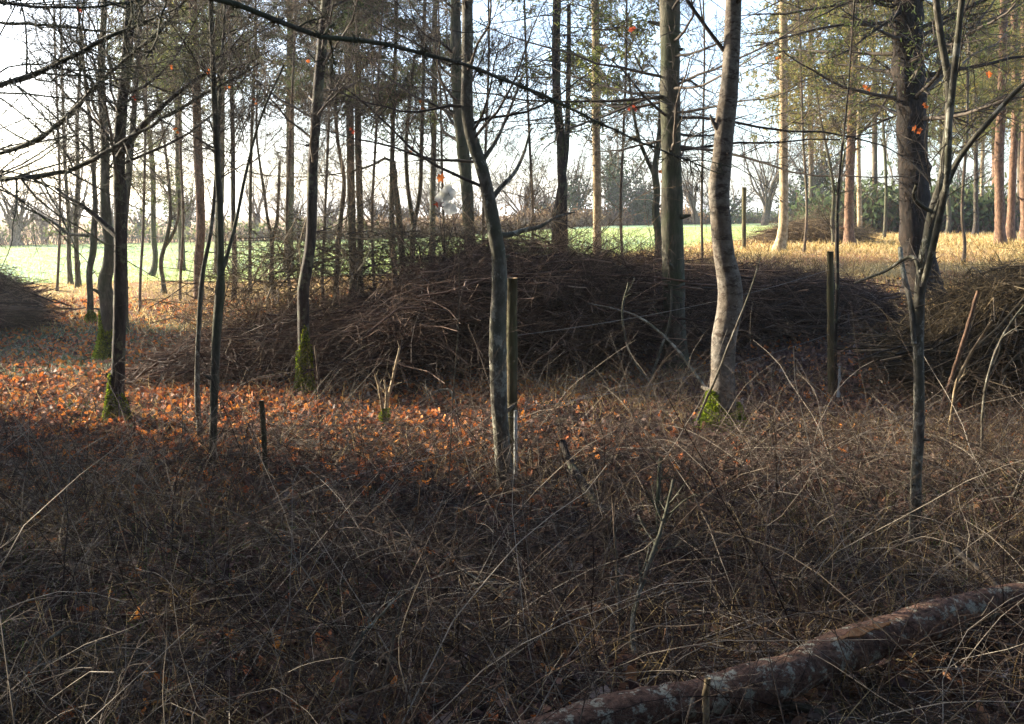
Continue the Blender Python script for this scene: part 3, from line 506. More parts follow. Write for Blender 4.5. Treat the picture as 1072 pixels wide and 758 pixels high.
# ------------------------------------------------------------------ trees beyond the left edge whose boughs reach into view, and unseen canopy added to cut sky light
def bough_tree(name, label, xy, H, r, seed, boughs, bk='bark_green', crown=None, tw='twig'):
    rng = np.random.default_rng(seed); z0 = float(terrain(*xy)); base = np.array([xy[0], xy[1], z0])
    root = empty(name, base, label, 'tree'); z = np.linspace(-.15, H, 60)
    P = np.stack([base[0] + .1 * np.sin(z * .7), base[1] + .08 * np.sin(z + 1), z0 + z], 1); Rr = r * np.linspace(1.1, .3, 60)
    a = Acc(); a.tubes(P, Rr, 18, rough=.04, rng=rng); a.build('trunk', M[bk], root, loc=base)
    for pts, nn in boughs:
        w = []
        for (x, y, Y, wp) in pts:
            p = at(x, y, Y); w.append([*p, wp / F * Y / 2])
        w = np.array(w); w[:, 3] *= nn.get('thin', .72); zt = w[0, 2] + nn.get('rise', 0); i = np.argmin(abs(P[:, 2] - zt)); st = np.r_[P[i], w[0, 3] * 1.3]
        w = resample(np.vstack([st, w]), 40); bP, bR = w[:, :3], w[:, 3]
        b = Acc(); b.tubes(bP + rng.normal(0, .0035, bP.shape), bR * rng.uniform(.8, 1.25, 40), 9, rough=.14, rng=rng)
        kn = rng.integers(2, 38, nn.get('knob', 150)); D = rng.normal(0, 1, (len(kn), 3)); sp = walk(rng, bP[kn], D, rng.uniform(.015, .06, len(kn)) * nn.get('ks', 1), 3, .3)
        b.tubes(sp, np.tile([[.004, .004, .0015]], (len(kn), 1)) * nn.get('ks', 1), 4)
        Bm, Rm = spawn(rng, bP[None], bR[None], nn.get('n', 26), .15, 1, (40, 75), K=8, wander=.13, grav=-.01, rr=.4, flat=.5, Labs=nn.get('L', (.4, 1.5)), minr=.003)
        B2, R2 = spawn(rng, Bm, Rm, 9, .1, 1, (40, 75), (.2, .5), 5, .18, rr=.5, minr=.0017); B3, R3 = spawn(rng, B2, R2, 5, .2, 1, (35, 75), (.25, .5), 4, .2, rr=.6, minr=.0014)
        b.tubes(Bm, Rm, 5); b.tubes(B2, R2, 3); b.tubes(B3, R3, 3)
        b.build('bough', M[nn.get('m', 'bark_green')], root, loc=base)
    if crown:
        B, BR = spawn(rng, P[None], Rr[None], crown['n'], crown['b0'] / H, 1, (65, 100), K=8, wander=.08, rr=.3, flat=.3, Labs=crown['L'], minr=.006)
        S, SR = spawn(rng, B, BR, 10, .1, 1, (35, 70), (.25, .5), 5, .14, rr=.5, minr=.003, flat=.5)
        c = Acc(); c.tubes(B, BR, 5); c.tubes(S, SR, 3); c.build('crown', M[tw], root, loc=base)
        f = Acc(); f.quads(sprays(rng, S, crown['nf'], crown.get('fs', (.1, .25)), .5, .08)); f.build('foliage', M['needle_dark'], root, loc=base)
    return root
bough_tree('larch_tree', 'mossy larch just outside the left edge sending dark spurred boughs into the upper left', (-4.6, 6.4), 9, .16, 201,
    [([(-60, 96, 5.9, 9), (0, 88, 5.7, 8), (40, 76, 5.6, 7.5), (75, 60, 5.5, 6.5), (100, 45, 5.4, 5.5), (140, 28, 5.4, 4), (185, 8, 5.3, 3)], dict(n=34)),
     ([(-60, 178, 6.6, 8), (0, 161, 6.5, 7), (40, 146, 6.4, 7), (70, 122, 6.3, 6.5), (100, 92, 6.2, 6), (135, 60, 6.1, 5), (178, 20, 6, 4), (200, -10, 6, 3)], dict(n=36)),
     ([(-60, 184, 7., 9), (0, 187, 6.9, 8), (55, 182, 6.8, 8), (95, 169, 6.7, 7), (130, 148, 6.6, 6), (180, 118, 6.5, 4.5), (240, 84, 6.4, 3), (272, 66, 6.4, 2)], dict(n=38)),
     ([(-60, -10, 5.2, 6), (0, 2, 5.1, 5), (60, 8, 5, 4), (120, 5, 5, 3), (170, -6, 5, 2)], dict(n=18)),
     ([(-60, 20, 7.2, 5), (0, 24, 7.1, 4), (70, 28, 7, 3.5), (150, 40, 7, 2)], dict(n=20))])
bough_tree('oak_tree', 'tree outside the upper left with one long dark mossy bough slanting down across the top', (-2.3, 1.2), 6, .13, 202,
    [([(150, -28, 2.1, 10), (205, -3, 2.2, 9), (262, 13, 2.3, 9), (330, 34, 2.4, 8.5), (380, 43, 2.5, 8), (430, 52, 2.6, 7.5), (478, 66, 2.7, 7), (520, 82, 2.85, 6), (560, 96, 3., 5.5), (610, 120, 3.2, 4.5), (655, 141, 3.4, 3.6), (700, 160, 3.6, 3), (755, 182, 3.8, 2)], dict(n=26, L=(.06, .3), knob=700, ks=.5, rise=.5, thin=.56))])
for k, (x_, y_, lab_) in enumerate([(-3.4, -3.4, 'tall unseen conifer added behind the viewpoint at left to cut sky light'), (3.2, -1.6, 'tall unseen conifer added behind the viewpoint at right to cut sky light'), (5.6, 3.6, 'tall unseen conifer added just outside the right edge, its high crown cutting sky light'), (-5.4, 2.4, 'tall unseen conifer added just outside the left edge, its high crown cutting sky light'), (.4, -5, 'tall unseen conifer added straight behind the viewpoint to cut sky light'), (8.6, 7.6, 'tall unseen conifer added beyond the right-hand heap to cut sky light')]):
    bough_tree('pine_tree', lab_, (x_, y_), 11, .17, 260 + k, [], bk='bark_brown', crown=dict(n=70, b0=5.2, L=(2.2, 4.2), nf=24000, fs=(.12, .3)))  # unseen crowns added overhead to cut sky light on the near ground
# unseen evergreens added off to the left and behind to shade the ground
def evergreen(name, label, xy, H, rad, seed, nf=9000, group=None):
    rng = np.random.default_rng(seed); z0 = float(terrain(*xy)); base = np.array([xy[0], xy[1], z0]); root = empty(name, base, label, 'tree', group)
    z = np.linspace(-.1, H, 30); P = np.stack([np.zeros(30), np.zeros(30), z], 1); Rr = np.linspace(.12, .02, 30)
    a = Acc(); a.tubes(P, Rr, 12, rough=.04, rng=rng); a.build('trunk', M['bark_brown'], root)
    t = np.sort(rng.uniform(.03, .97, 130)); th = rng.uniform(0, 6.283, 130); L = rad * (1 - t) ** .75 * rng.uniform(.75, 1.1, 130)
    B = walk(rng, np.c_[np.zeros(130), np.zeros(130), t * H], np.stack([np.cos(th), np.sin(th), np.full(130, -.08)], 1), L, 7, .05)
    BR = np.tile(np.linspace(.018, .004, 7), (130, 1)); S, SR = spawn(rng, B, BR, 9, .1, 1, (40, 70), (.25, .5), 4, .12, rr=.5, flat=.4)
    c = Acc(); c.tubes(B, BR, 4); c.tubes(S, SR, 3); c.build('crown', M['twig'], root)
    f = Acc(); f.quads(sprays(rng, S, nf, (.12, .3), .45, .06)); f.build('foliage', M['needle_dark'], root); return root
def copy_thing(r, xy, rz, s, label):
    c = r.copy(); C.objects.link(c); c.location = (xy[0], xy[1], float(terrain(*xy))); c.rotation_euler = (0, 0, rz); c.scale = (s, s, s); c['label'] = label
    for ch in r.children:
        d = ch.copy(); C.objects.link(d); d.parent = c
    return c
BK = [(-7.5, -7), (-4, -8), (0, -7.4), (4, -8), (7.5, -6.5), (9.5, -3), (10.5, 1), (-2, -10.5), (3, -11), (-6, -10)]  # stand added behind the viewpoint to block sky light
EV = [(-12.8, 4.6), (-12.4, 2.4), (-12.9, .2), (-11.8, -2.6), (-10.6, -5.4), (-14.8, 1.6), (-14.5, -1.5)]  # row added off-frame to put the foreground in shadow
THIN = [(-12.2, 8.6), (-13.2, 7.), (-12.6, 5.9), (-13.2, 15.9), (-15.2, 17.0), (-12.4, 10.6)]  # sparser trees added off-frame to soften and dapple the shadow edge
evg = None
for k, (x, y) in enumerate(EV):
    lab = 'dense young evergreen, one of an unseen row added at left to shade the foreground'
    if evg is None: evg = evergreen('unseen_evergreen_tree', lab, (x, y), 7.2, 1.9, 301, nf=14000, group='shade evergreens added out of view at left')
    else: copy_thing(evg, (x, y), k * 1.3, .9 + .2 * ((k * 7) % 5) / 5, lab)
thn = None
for k, (x, y) in enumerate(THIN):
    lab = 'thin half-bare young evergreen added out of view at left to dapple the shade'
    if thn is None: thn = evergreen('unseen_thin_evergreen_tree', lab, (x, y), 6.8, 2.1, 302, nf=5600, group='thin shade evergreens added out of view at left')
    else: copy_thing(thn, (x, y), k * 1.9, .75 if y == 10.6 else .95 + .2 * ((k * 7) % 5) / 5, lab)
for k, (x, y) in enumerate(BK):
    o_ = copy_thing(evg, (x, y), k * 1.7, 1.25 + .2 * ((k * 3) % 5) / 5, 'dense evergreen, one of an unseen stand added behind the viewpoint to block sky light'); o_['group'] = 'evergreens added out of view behind'
def haze_box():
    x0, x1, y0, y1, z0, z1 = -1600, 1600, -320, 2600, -2.5, 19
    v = np.array([[x, y, z] for z in (z0, z1) for y in (y0, y1) for x in (x0, x1)], float)
    q = np.array([[0, 2, 3, 1], [4, 5, 7, 6], [0, 1, 5, 4], [2, 6, 7, 3], [0, 4, 6, 2], [1, 3, 7, 5]])
    a = Acc(); a.v = [v]; a.q = [q]; a.mi = [np.zeros(6, int)]; a.n = 8
    m = bpy.data.materials.new('haze'); m.use_nodes = True; t = m.node_tree; t.nodes.clear(); o = t.nodes.new('ShaderNodeOutputMaterial')
    p = t.nodes.new('ShaderNodeVolumePrincipled'); p.inputs['Color'].default_value = (.9, .93, .96, 1); p.inputs['Density'].default_value = HAZE; p.inputs['Anisotropy'].default_value = .55
    t.links.new(p.outputs[0], o.inputs['Volume']); ob = a.build('haze', m, smooth=False); ob['kind'] = 'stuff'; ob['label'] = 'thin pale morning haze in the air'
HAZE = .0009
haze_box()
# ------------------------------------------------------------------ far side of the field
def hedge(name, label, P, h, d, seed, n, mats, nleaf=0, lm='bracken', stems=True):
    """a band of scrub along a ground line P [(x,y)...]"""
    rng = np.random.default_rng(seed); P = resample(np.array(P, float), 40); i = rng.integers(0, 39, n); u = rng.random(n)[:, None]
    p = P[i] * (1 - u) + P[i + 1] * u + rng.normal(0, d, (n, 2)); mid = P[20]; base = np.array([mid[0], mid[1], float(terrain(*mid))])
    p3 = np.c_[p, terrain(p[:, 0], p[:, 1])]; root = empty(name, base, label, 'hedge')
    hv = h * (.55 + .45 * np.abs(np.sin(i * .9 + 1) * np.cos(i * .37))); L = rng.uniform(.5, 1.1, n) * hv
    B = walk(rng, p3, np.c_[rng.normal(0, .35, (n, 2)), np.ones(n)], L, 5, .15); BR = np.tile(np.linspace(.02, .006, 5), (n, 1))
    S, SR = spawn(rng, B, BR, 5, .2, 1, (30, 70), (.3, .6), 4, .2, rr=.6, minr=.006)
    c = Acc(); c.tubes(B, BR, 3); c.tubes(S, SR, 3); c.build('stems', M[mats], root, loc=base)
    if nleaf:
        f = Acc(); f.quads(sprays(rng, S, nleaf, (.12, .3), .5, .2)); f.build('foliage', M[lm], root, loc=base)
    return root
def fline(x0, x1, off=0): return [(x, 52 + min(max(x + 22, -40), 60) * .75 + off) for x in np.linspace(x0, x1, 6)]
hedge('field_hedge', 'low hazy grey brown hedge closing the far side of the bright field at left', fline(-60, -8), 1.5, .9, 401, 2600, 'twig', 4000, 'needle')
hedge('field_hedge', 'rusty bramble bank at the far edge of the frosty field between the dark trunks', fline(-8, 14, -.5), 1.4, .9, 402, 1800, 'twig_warm', 16000, 'bracken')
hedge('field_hedge', 'dark grey hedge at the far edge of the frosty field behind the cream pine', fline(14, 40, -.5), 1.6, 1.1, 403, 2000, 'twig', 4000, 'needle_dark')
hedge('thicket', 'dark bramble thicket behind the rough dark trunk at right', [(13.2, 39), (15, 40), (17, 40), (19, 39)], 2.1, .9, 404, 1500, 'brush', 9000, 'needle_dark')
hedge('thicket', 'grey green scrub in the shade under the pines at far right', [(18, 46), (22, 44), (26, 42), (30, 42)], 2.2, 1.4, 405, 1500, 'twig', 12000, 'needle')
def stool(name, label, px, Y, H, seed, nst=14, spread=.35, ivy=0, tw='twig', mr=.012, dense=1.):
    """many-stemmed bare hedgerow tree"""
    rng = np.random.default_rng(seed); x = (px - 536) / F * Y; base = np.array([x, Y, float(terrain(x, Y))]); root = empty(name, base, label, 'tree')
    H = H * rng.uniform(.65, 1.15); spread = spread * rng.uniform(.5, 1.5); nst = int(nst * rng.uniform(.5, 1.3)) + 2
    z = np.linspace(-.2, H * rng.uniform(.08, .3), 8); P = np.stack([z * rng.uniform(-.3, .3), z * .1, z], 1); a = Acc(); a.tubes(P, np.linspace(.32, .2, 8), 10, rough=.1, rng=rng)
    p0 = P[rng.integers(3, 8, nst)]; B = walk(rng, p0, np.c_[rng.normal(0, spread, (nst, 2)), np.ones(nst)], rng.uniform(.4, .9, nst) * H, 9, .15, up=.05)
    BR = np.tile(np.linspace(.09, .015, 9), (nst, 1)); a.tubes(B, BR, 5); a.build('trunk', M['bark_brown'], root)
    S, SR = spawn(rng, B, BR, int(9 * dense), .2, 1, (20, 50), (.25, .5), 6, .1, up=.12, rr=.45, minr=mr); S2, SR2 = spawn(rng, S, SR, 5, .2, 1, (20, 55), (.3, .6), 5, .14, up=.08, rr=.6, minr=mr * .8)
    S3, SR3 = spawn(rng, S2, SR2, 3, .2, 1, (20, 55), (.3, .6), 4, .14, rr=.6, minr=mr * .7)
    c = Acc(); c.tubes(S, SR, 3); c.tubes(S2, SR2, 3); c.tubes(S3, SR3, 3); c.build('crown', M[tw], root)
    if ivy:
        n = ivy; i = rng.integers(0, nst, n); k = rng.integers(0, 5, n); p = B[i, k] + rng.normal(0, .35, (n, 3)); p[:, 2] = np.abs(p[:, 2])
        f = Acc(); f.bent(leafquads(rng, p, (.12, .25), .2)); f.build('ivy', M['ivy'], root)
    return root
for k, (px, Y, H, iv, lab) in enumerate([(50, 62, 3.2, 0, 'low bare hedgerow bush left of the thin trunk pair across the field'), (150, 64, 3, 300, 'low bare hedgerow bush behind the small yellowish conifer'), (310, 70, 3.6, 300, 'low hedgerow bush across the field just left of the mossy-footed trunk'), (425, 73, 4, 500, 'low hedgerow bush across the field between the grey stem and V-shaped tree'),
    (502, 74, 4.5, 0, 'bare hedgerow bush across the field touching the curved trunk'), (573, 75, 4.5, 600, 'hedgerow bush across the field left of the dark twin trunk'), (760, 76, 5, 900, 'hedgerow bush across the field directly behind the birch'), (835, 74, 5, 1800, 'rounded ivy-covered bush across the field right of the cream pine')]):
    stool('hedgerow_bush', lab, px, Y, H, 560 + k, nst=16, ivy=iv, spread=.55, mr=.011)
FAR = [(20, 48, 4.5, 0, 'small bare hedgerow tree at the extreme left beyond the field'), (78, 54, 5, 0, 'bare hedgerow tree seen between the left edge and the thin trunk pair'),
       (120, 60, 4, 0, 'bare hedgerow tree seen behind the slim dark left trunk'), (190, 62, 5, 1500, 'round ivy-clad hedgerow tree across the field left of the reddish pine'), (232, 66, 4.5, 0, 'bare hedgerow tree across the field right of the reddish pine'),
       (268, 68, 5, 0, 'bare hedgerow tree across the field behind the very thin stem'), (345, 68, 5.5, 0, 'bare hedgerow tree across the field right of the mossy-footed trunk'), (395, 70, 5, 0, 'bare hedgerow tree across the field behind the paired trunks'),
       (455, 71, 6, 0, 'bare hedgerow tree across the field behind the hanging withered leaves'), (545, 72, 7, 0, 'bare hedgerow tree across the field right of the curved trunk'), (607, 73, 8, 1500, 'ivy-clad hedgerow tree seen left of the pale yellow pine'),
       (643, 73, 7, 4500, 'ivy-clad hedgerow tree right of the pale yellow pine'), (671, 73, 6.5, 5500, 'dark ivy-clad hedgerow tree nearest the thin crooked forked tree'), (727, 75, 8, 0, 'bare hedgerow tree between the large straight trunk and the birch'),
       (798, 70, 8.5, 0, 'many-stemmed bare pollard left of the cream pine'), (850, 70, 8, 2500, 'leaning ivy-clad hedgerow tree right of the cream pine'), (873, 66, 8, 1000, 'bare hedgerow tree just left of the reddish pine trunk'),
       (935, 78, 9, 0, 'bare hedgerow tree behind the left side of the rough trunk'), (1005, 72, 9, 1500, 'bare hedgerow tree between the rough trunk and the right pines')]
for k, (px, Y, H, iv, lab) in enumerate(FAR):
    tall = 24 if px in (798,) else 12
    stool('hedgerow_tree', lab, px, Y, H, 500 + k, nst=tall, ivy=iv, spread=.3, mr=.011)

# ------------------------------------------------------------------ fence stakes, wire, log and sticks
def stick(name, label, pts, Y, seed, m='stem', cat='branch', sides=8, twigs=0, caps=True, rough=.08, group=None, tw=None):
    """pts (px, py, width px[, Y]): a stem of its own; Y at the first point, unless a point carries one"""
    rng = np.random.default_rng(seed); w = []
    for q in pts:
        yy = q[3] if len(q) > 3 else Y
        p = at(q[0], q[1], yy); w.append([*p, q[2] / F * yy / 2])
    w = np.array(w); base = w[0, :3].copy(); base[2] = min(w[:, 2]); base[2] = max(base[2], float(terrain(base[0], base[1])))
    w = resample(w, max(12, len(pts) * 6)); root = empty(name, base, label, cat, group)
    w[:, :3] += np.cumsum(rng.normal(0, .0012, (len(w), 3)), 0)
    a = Acc(); a.tubes(w[:, :3], w[:, 3], sides, rough=rough, rng=rng, cap=caps)
    if twigs:
        S, SR = spawn(rng, w[None, :, :3], w[None, :, 3], twigs, .25, 1, (25, 65), (.15, .35), 6, .12, up=.05, rr=.5, minr=.0012); S2, SR2 = spawn(rng, S, SR, 3, .3, 1, (25, 60), (.3, .5), 4, .15, rr=.6, minr=.001)
        a.tubes(S, SR, 4); a.tubes(S2, SR2, 3)
    a.build('stem', M[m], root, loc=base)
    return root
def stake(name, label, px, top, bot, wpx, seed, extra=None, lean=0):
    rng = np.random.default_rng(seed); g = gnd(px, bot); Y = g[1]; r = wpx / F * Y / 2; p1 = at(px + lean, top, Y)
    root = empty(name, g, label, 'fence stake'); t = np.linspace(0, 1, 16)[:, None]; P = (1 - t) * (g - [0, 0, .15]) + t * p1
    a = Acc(); a.tubes(P - g, np.full(16, r) * (1 + rng.normal(0, .02, 16)), 10, cap=1, rough=.05, rng=rng); a.build('post', [M['stake'], M['wood_cut']], root)
    if extra: extra(root, g, p1, r, Y, rng)
    return g, p1, Y
def tube_guard(root, g, p1, r, Y, rng):
    a = Acc(); z = np.linspace(0, .42, 12); P = np.stack([np.full(12, r * .7), np.full(12, -r * 1.3), z + .02], 1)
    a.tubes(P, np.full(12, .011), 8, rough=.08, rng=rng, cap=True); a.build('plastic_tube', M['plastic'], root)
    t = Acc(); th = np.linspace(0, 6.283, 20); t.tubes(np.stack([np.cos(th) * r * 1.15 , np.sin(th) * r * 1.15 - .004, np.full(20, .40)], 1), np.full(20, .003), 5); t.build('tie', M['wire'], root)
sg1 = stake('fence_stake', 'round greenish wooden stake with a pale plastic tube at its foot beside the curved trunk', 536, 291, 503, 11, 601, tube_guard)
def rag(root, g, p1, r, Y, rng):
    n = 18; z = np.linspace(.02, .3, n); a = Acc(); a.tubes(np.stack([np.full(n, r * 1.6) + np.cumsum(rng.normal(0, .002, n)), np.full(n, -r), z], 1), .012 * (1 + .3 * np.sin(z * 40)), 7, rough=.25, rng=rng, cap=True); a.build('plastic_wrap', M['plastic'], root)
sg2 = stake('fence_stake', 'thin greenish wooden stake with crumpled pale plastic at its foot, beside a dark stem', 871, 263, 418, 7, 602, rag, lean=-2)
sg3 = stake('fence_stake', 'short grey cut stake leaning in front of the left part of the pile', 279, 419, 500, 5.5, 603, lean=-5)
sg4 = stake('fence_stake', 'slim pale pole standing beyond the pile just right of the birch', 779, 196, 262, 4.5, 604)
a = Acc()
for (z1, z2) in ((.72, .88), (.35, .45)):
    t = np.linspace(0, 1, 40)[:, None]; A0 = sg1[0] * (1 - z1) + sg1[1] * z1; A1 = sg2[0] * (1 - z2) + sg2[1] * z2
    P = A0 * (1 - t) + A1 * t; P[:, 2] -= (.06 * 4 * (t * (1 - t)))[:, 0]; a.tubes(P, np.full(40, .0014), 4)
o = a.build('fence_wire', M['wire'], loc=tuple(sg1[0])); tag(o, 'two thin sagging wires strung between the two wooden stakes', 'fence wire')

def log_piece():
    rng = np.random.default_rng(610); pts = [(480, 800, 40, 3), (552, 776, 40, 3), (607, 759, 41, 3), (709, 737, 41, 3), (760, 726, 41, 3), (812, 712, 42, 3), (883, 681, 39, 3), (957, 656, 35, 3), (1012, 638, 31, 3), (1072, 626, 26, 3), (1150, 616, 23, 3)]
    w = []
    for (x, y, wp, Y) in pts:
        hz = .07 + .1 * (x - 505) / 620; d_ = ray(x, y); Y = d_[1] * (CAMH - hz) / -d_[2]
        p = at(x, y, Y); w.append([*p, wp / F * np.linalg.norm(p - [0, 0, CAMH]) / 2])
    w = resample(np.array(w), 110); g0 = terrain(w[:, 0], w[:, 1]); base = w[40, :3].copy(); base[2] = float(g0[40])
    w[:, 3] *= 1 + .06 * np.sin(np.arange(110) * .35) + rng.normal(0, .015, 110)
    root = empty('fallen_log', base, 'fallen bark-covered log with pale lichen patches lying across the bottom right', 'log')
    a = Acc(); a.tubes(w[:, :3], w[:, 3], 28, rough=.03, rng=rng, cap=1); a.build('trunk', [M['log'], M['wood_cut']], root, loc=base)
    # torn strip of raw wood along the upper side
    i = np.arange(56, 68); c = w[i, :3]; T_ = unit(np.gradient(c, axis=0)); up = np.array([0, -.45, .9]); s = np.cross(T_, up)
    wd = .013 * np.sin(np.linspace(.1, 3.04, 12))[:, None] * (1 + rng.normal(0, .3, (12, 1))); cc = c + up * (w[i, 3:4] * 1.03)
    A_, B_ = cc - s * wd, cc + s * wd; lift = up * .006
    V = np.stack([A_[:-1], B_[:-1], B_[1:] , A_[1:]], 1); V2 = V + lift; b = Acc(); b.quads(V2); b.quads(np.stack([V2[:, 0], V2[:, 3], V2[:, 3] - up * .02, V2[:, 0] - up * .02], 1)); b.quads(np.stack([V2[:, 1], V2[:, 2], V2[:, 2] - up * .02, V2[:, 1] - up * .02], 1)); b.build('bare_wood_scar', M['wood_raw'], root, loc=base)
    return w
logw = log_piece()
S = stick
S('fallen_branch', 'thick pale broken stick lying in front of the fallen log at the bottom', [(795, 737, 10, 2.95), (830, 742, 11, 2.9), (868, 752, 11, 2.86), (905, 770, 10, 2.8)], 2.9, 620, 'bark_brown')
S('fallen_branch', 'dark thick stick leaning to the left in the lit leaves right of the stake', [(588, 463, 8, 5.5), (600, 492, 8.5, 5.3), (615, 515, 8.5, 5.1), (640, 560, 8.5, 4.9)], 5, 621, 'bark_dark', twigs=3)
S('fallen_branch', 'pale straight branch lying on the leaves right of the dark leaning stick', [(594, 494, 4, 5.75), (620, 486, 5, 5.85), (650, 477, 4.5, 6.0), (668, 474, 3, 6.1)], 5.9, 622, 'bark_sapling')
S('dead_stem', 'pale kinked dead stem rising steeply behind the middle of the fallen log', [(667, 735, 6, 3.25), (665, 700, 6, 3.3), (661, 652, 5.5, 3.4), (676, 601, 5, 3.5), (694, 546, 4, 3.6), (704, 505, 3, 3.65)], 3.4, 623, 'bark_sapling', twigs=10)
S('dead_stem', 'whitish stub standing upright at the bottom before the log', [(739, 775, 8, 2.7), (740, 735, 8, 2.7), (742, 712, 7, 2.7)], 2.7, 624, 'bark_pale')
S('dead_stem', 'long thin grey stick slanting down to the right from the centre towards the log', [(476, 592, 3, 4.1), (520, 618, 3.6, 3.9), (580, 656, 4, 3.65), (646, 705, 4.5, 3.35)], 3.6, 625, 'bark_sapling', twigs=8)
S('dead_stem', 'long thin brown stick slanting down to the right, left of the grey slanting stick', [(425, 606, 3, 3.9), (470, 642, 3.6, 3.6), (545, 692, 4, 3.3), (575, 722, 4, 3.15)], 3.6, 626, 'bark_brown', twigs=8)
S('dead_stem', 'pale bent stem arching at the lower left corner', [(30, 745, 3.5, 3.0), (40, 700, 3.5, 3.05), (52, 668, 3.5, 3.1), (72, 656, 3, 3.15), (100, 670, 2.5, 3.2), (125, 720, 2.5, 3.15), (138, 762, 2, 3.1)], 3, 627, 'bark_sapling', twigs=10)
S('dead_stem', 'forked pale stem at the bottom left of centre', [(366, 770, 5, 2.9), (370, 715, 4.5, 2.95), (374, 682, 4, 3.0), (384, 662, 3.5, 3.05), (404, 640, 3, 3.15), (424, 613, 2, 3.25)], 3, 628, 'bark_sapling', twigs=8)
S('dead_stem', 'thin stem crossing the forked pale stem at the bottom', [(395, 765, 5, 2.95), (402, 715, 4.5, 3.0), (412, 670, 4, 3.1), (426, 610, 2.5, 3.2)], 3, 629, 'bark_brown', twigs=6)
S('dead_stem', 'upright thin stem left of the pale kinked stem', [(652, 720, 4, 3.4), (648, 640, 3.5, 3.5), (645, 580, 3, 3.6), (641, 520, 2, 3.7)], 3.4, 630, 'bark_brown', twigs=10)
S('dead_stem', 'dark upright stem with stubby twigs right of centre before the pale lit grass', [(690, 600, 6, 4.4), (690, 560, 5.5, 4.5), (689, 520, 5, 4.6), (692, 478, 3.5, 4.7)], 4.4, 631, 'bark_green', twigs=10)
S('bramble_stem', 'long pale bramble stem arching down in front of the pile toward the birch', [(616, 318, 2, 8.6), (645, 324, 2.2, 8.5), (672, 334, 2.5, 8.4), (699, 356, 3, 8.2), (722, 384, 3, 8), (742, 412, 3, 7.8)], 8, 632, 'bark_sapling', cat='bramble')
S('bramble_stem', 'bent bramble stem standing in front of the dark pile right of the stake', [(680, 400, 2.5, 8.2), (665, 380, 2.5, 8.2), (654, 350, 2.5, 8.2), (652, 320, 2, 8.2), (658, 295, 1.6, 8.2)], 8, 633, 'bark_sapling', cat='bramble', twigs=5)
S('bramble_stem', 'upright pale thin stem curving before the large straight trunk', [(682, 396, 3, 8.6), (692, 365, 2.6, 8.6), (701, 340, 2.4, 8.6), (704, 300, 2, 8.6)], 8, 634, 'bark_sapling', cat='bramble')
S('bramble_stem', 'pale stem slanting up to the right crossing the birch trunk', [(730, 440, 3, 6.8), (752, 390, 2.6, 6.7), (770, 345, 2.4, 6.6), (788, 300, 2, 6.5), (797, 270, 1.5, 6.4)], 7, 635, 'bark_sapling', cat='bramble')
S('bramble_stem', 'tall pale arching stem before the right-hand heap near the picture edge', [(1028, 470, 3, 6.), (1030, 420, 3, 6), (1040, 378, 2.6, 6), (1055, 345, 2.2, 6), (1074, 320, 2, 6)], 6, 636, 'bark_sapling', cat='bramble', twigs=4)
S('bramble_stem', 'pale stem leaning right across the front of the right-hand heap', [(995, 440, 3, 6.6), (1002, 400, 3, 6.5), (1022, 360, 2.6, 6.4), (1038, 335, 2, 6.3)], 6, 637, 'bark_pale', cat='bramble', twigs=4)
S('bramble_stem', 'reddish straight cane leaning in the right-hand heap', [(985, 430, 4.5, 7.), (1000, 385, 4.5, 7), (1014, 340, 4, 7), (1025, 305, 3.5, 7)], 7, 638, 'bark_red', cat='bramble')
S('bramble_stem', 'thin brown stem curving up left of the stake in front of the pile', [(335, 428, 2.5, 8.), (333, 400, 2.5, 8), (331, 380, 2.2, 8), (329, 362, 2, 8)], 8, 639, 'bark_brown', cat='bramble', twigs=3)
S('fallen_branch', 'thin dark branch lying flat on the orange leaves left of centre', [(258, 434, 3, 7.5), (290, 433, 3, 7.5), (336, 432, 2.5, 7.6)], 7.5, 640, 'bark_dark')
S('fallen_branch', 'pale bent branch lying before the dark centre of the pile', [(430, 430, 3, 7.9), (455, 410, 3, 8.), (470, 407, 3, 8.1), (476, 425, 2.5, 7.9)], 7.5, 641, 'bark_sapling', twigs=5)
S('fallen_branch', 'grey branch slanting through the undergrowth at right of the log', [(1000, 575, 7, 3.9), (1040, 612, 7, 3.7), (1052, 628, 7, 3.6)], 3.8, 642, 'bark_grey')
# mossy seedling
g = gnd(403, 446)
rng = np.random.default_rng(650); root = empty('seedling', g, 'tiny two-stemmed seedling with a yellow green mossy foot in the lit leaves', 'seedling')
a = Acc()
for pts in ([(403, 446, 5), (404, 425, 4), (409, 405, 3.5), (413, 385, 3), (417, 366, 2)], [(403, 446, 4), (400, 420, 3.5), (397, 400, 3), (394, 390, 2)], [(404, 430, 3), (404, 410, 2.5), (402, 398, 2)]):
    w_ = resample(np.array([[*at(x, y, g[1]), q / F * g[1] / 2] for x, y, q in pts]), 20); w_[:, 1] += np.linspace(0, .08, 20) * rng.normal(); a.tubes(w_[:, :3], w_[:, 3], 7, rough=.1, rng=rng)
    s1, r1 = spawn(rng, w_[None, :, :3], w_[None, :, 3], 9, .3, 1, (30, 60), (.1, .3), 4, .1, rr=.5, minr=.0015); a.tubes(s1, r1, 3)
a.build('stem', M['bark_pale'], root, loc=g)
P_ = np.stack([np.zeros(10), np.zeros(10), np.linspace(-.02, .13, 10)], 1); moss_part(rng, P_, np.full(10, .028), -.02, .14, g, root, 700, 1.3)

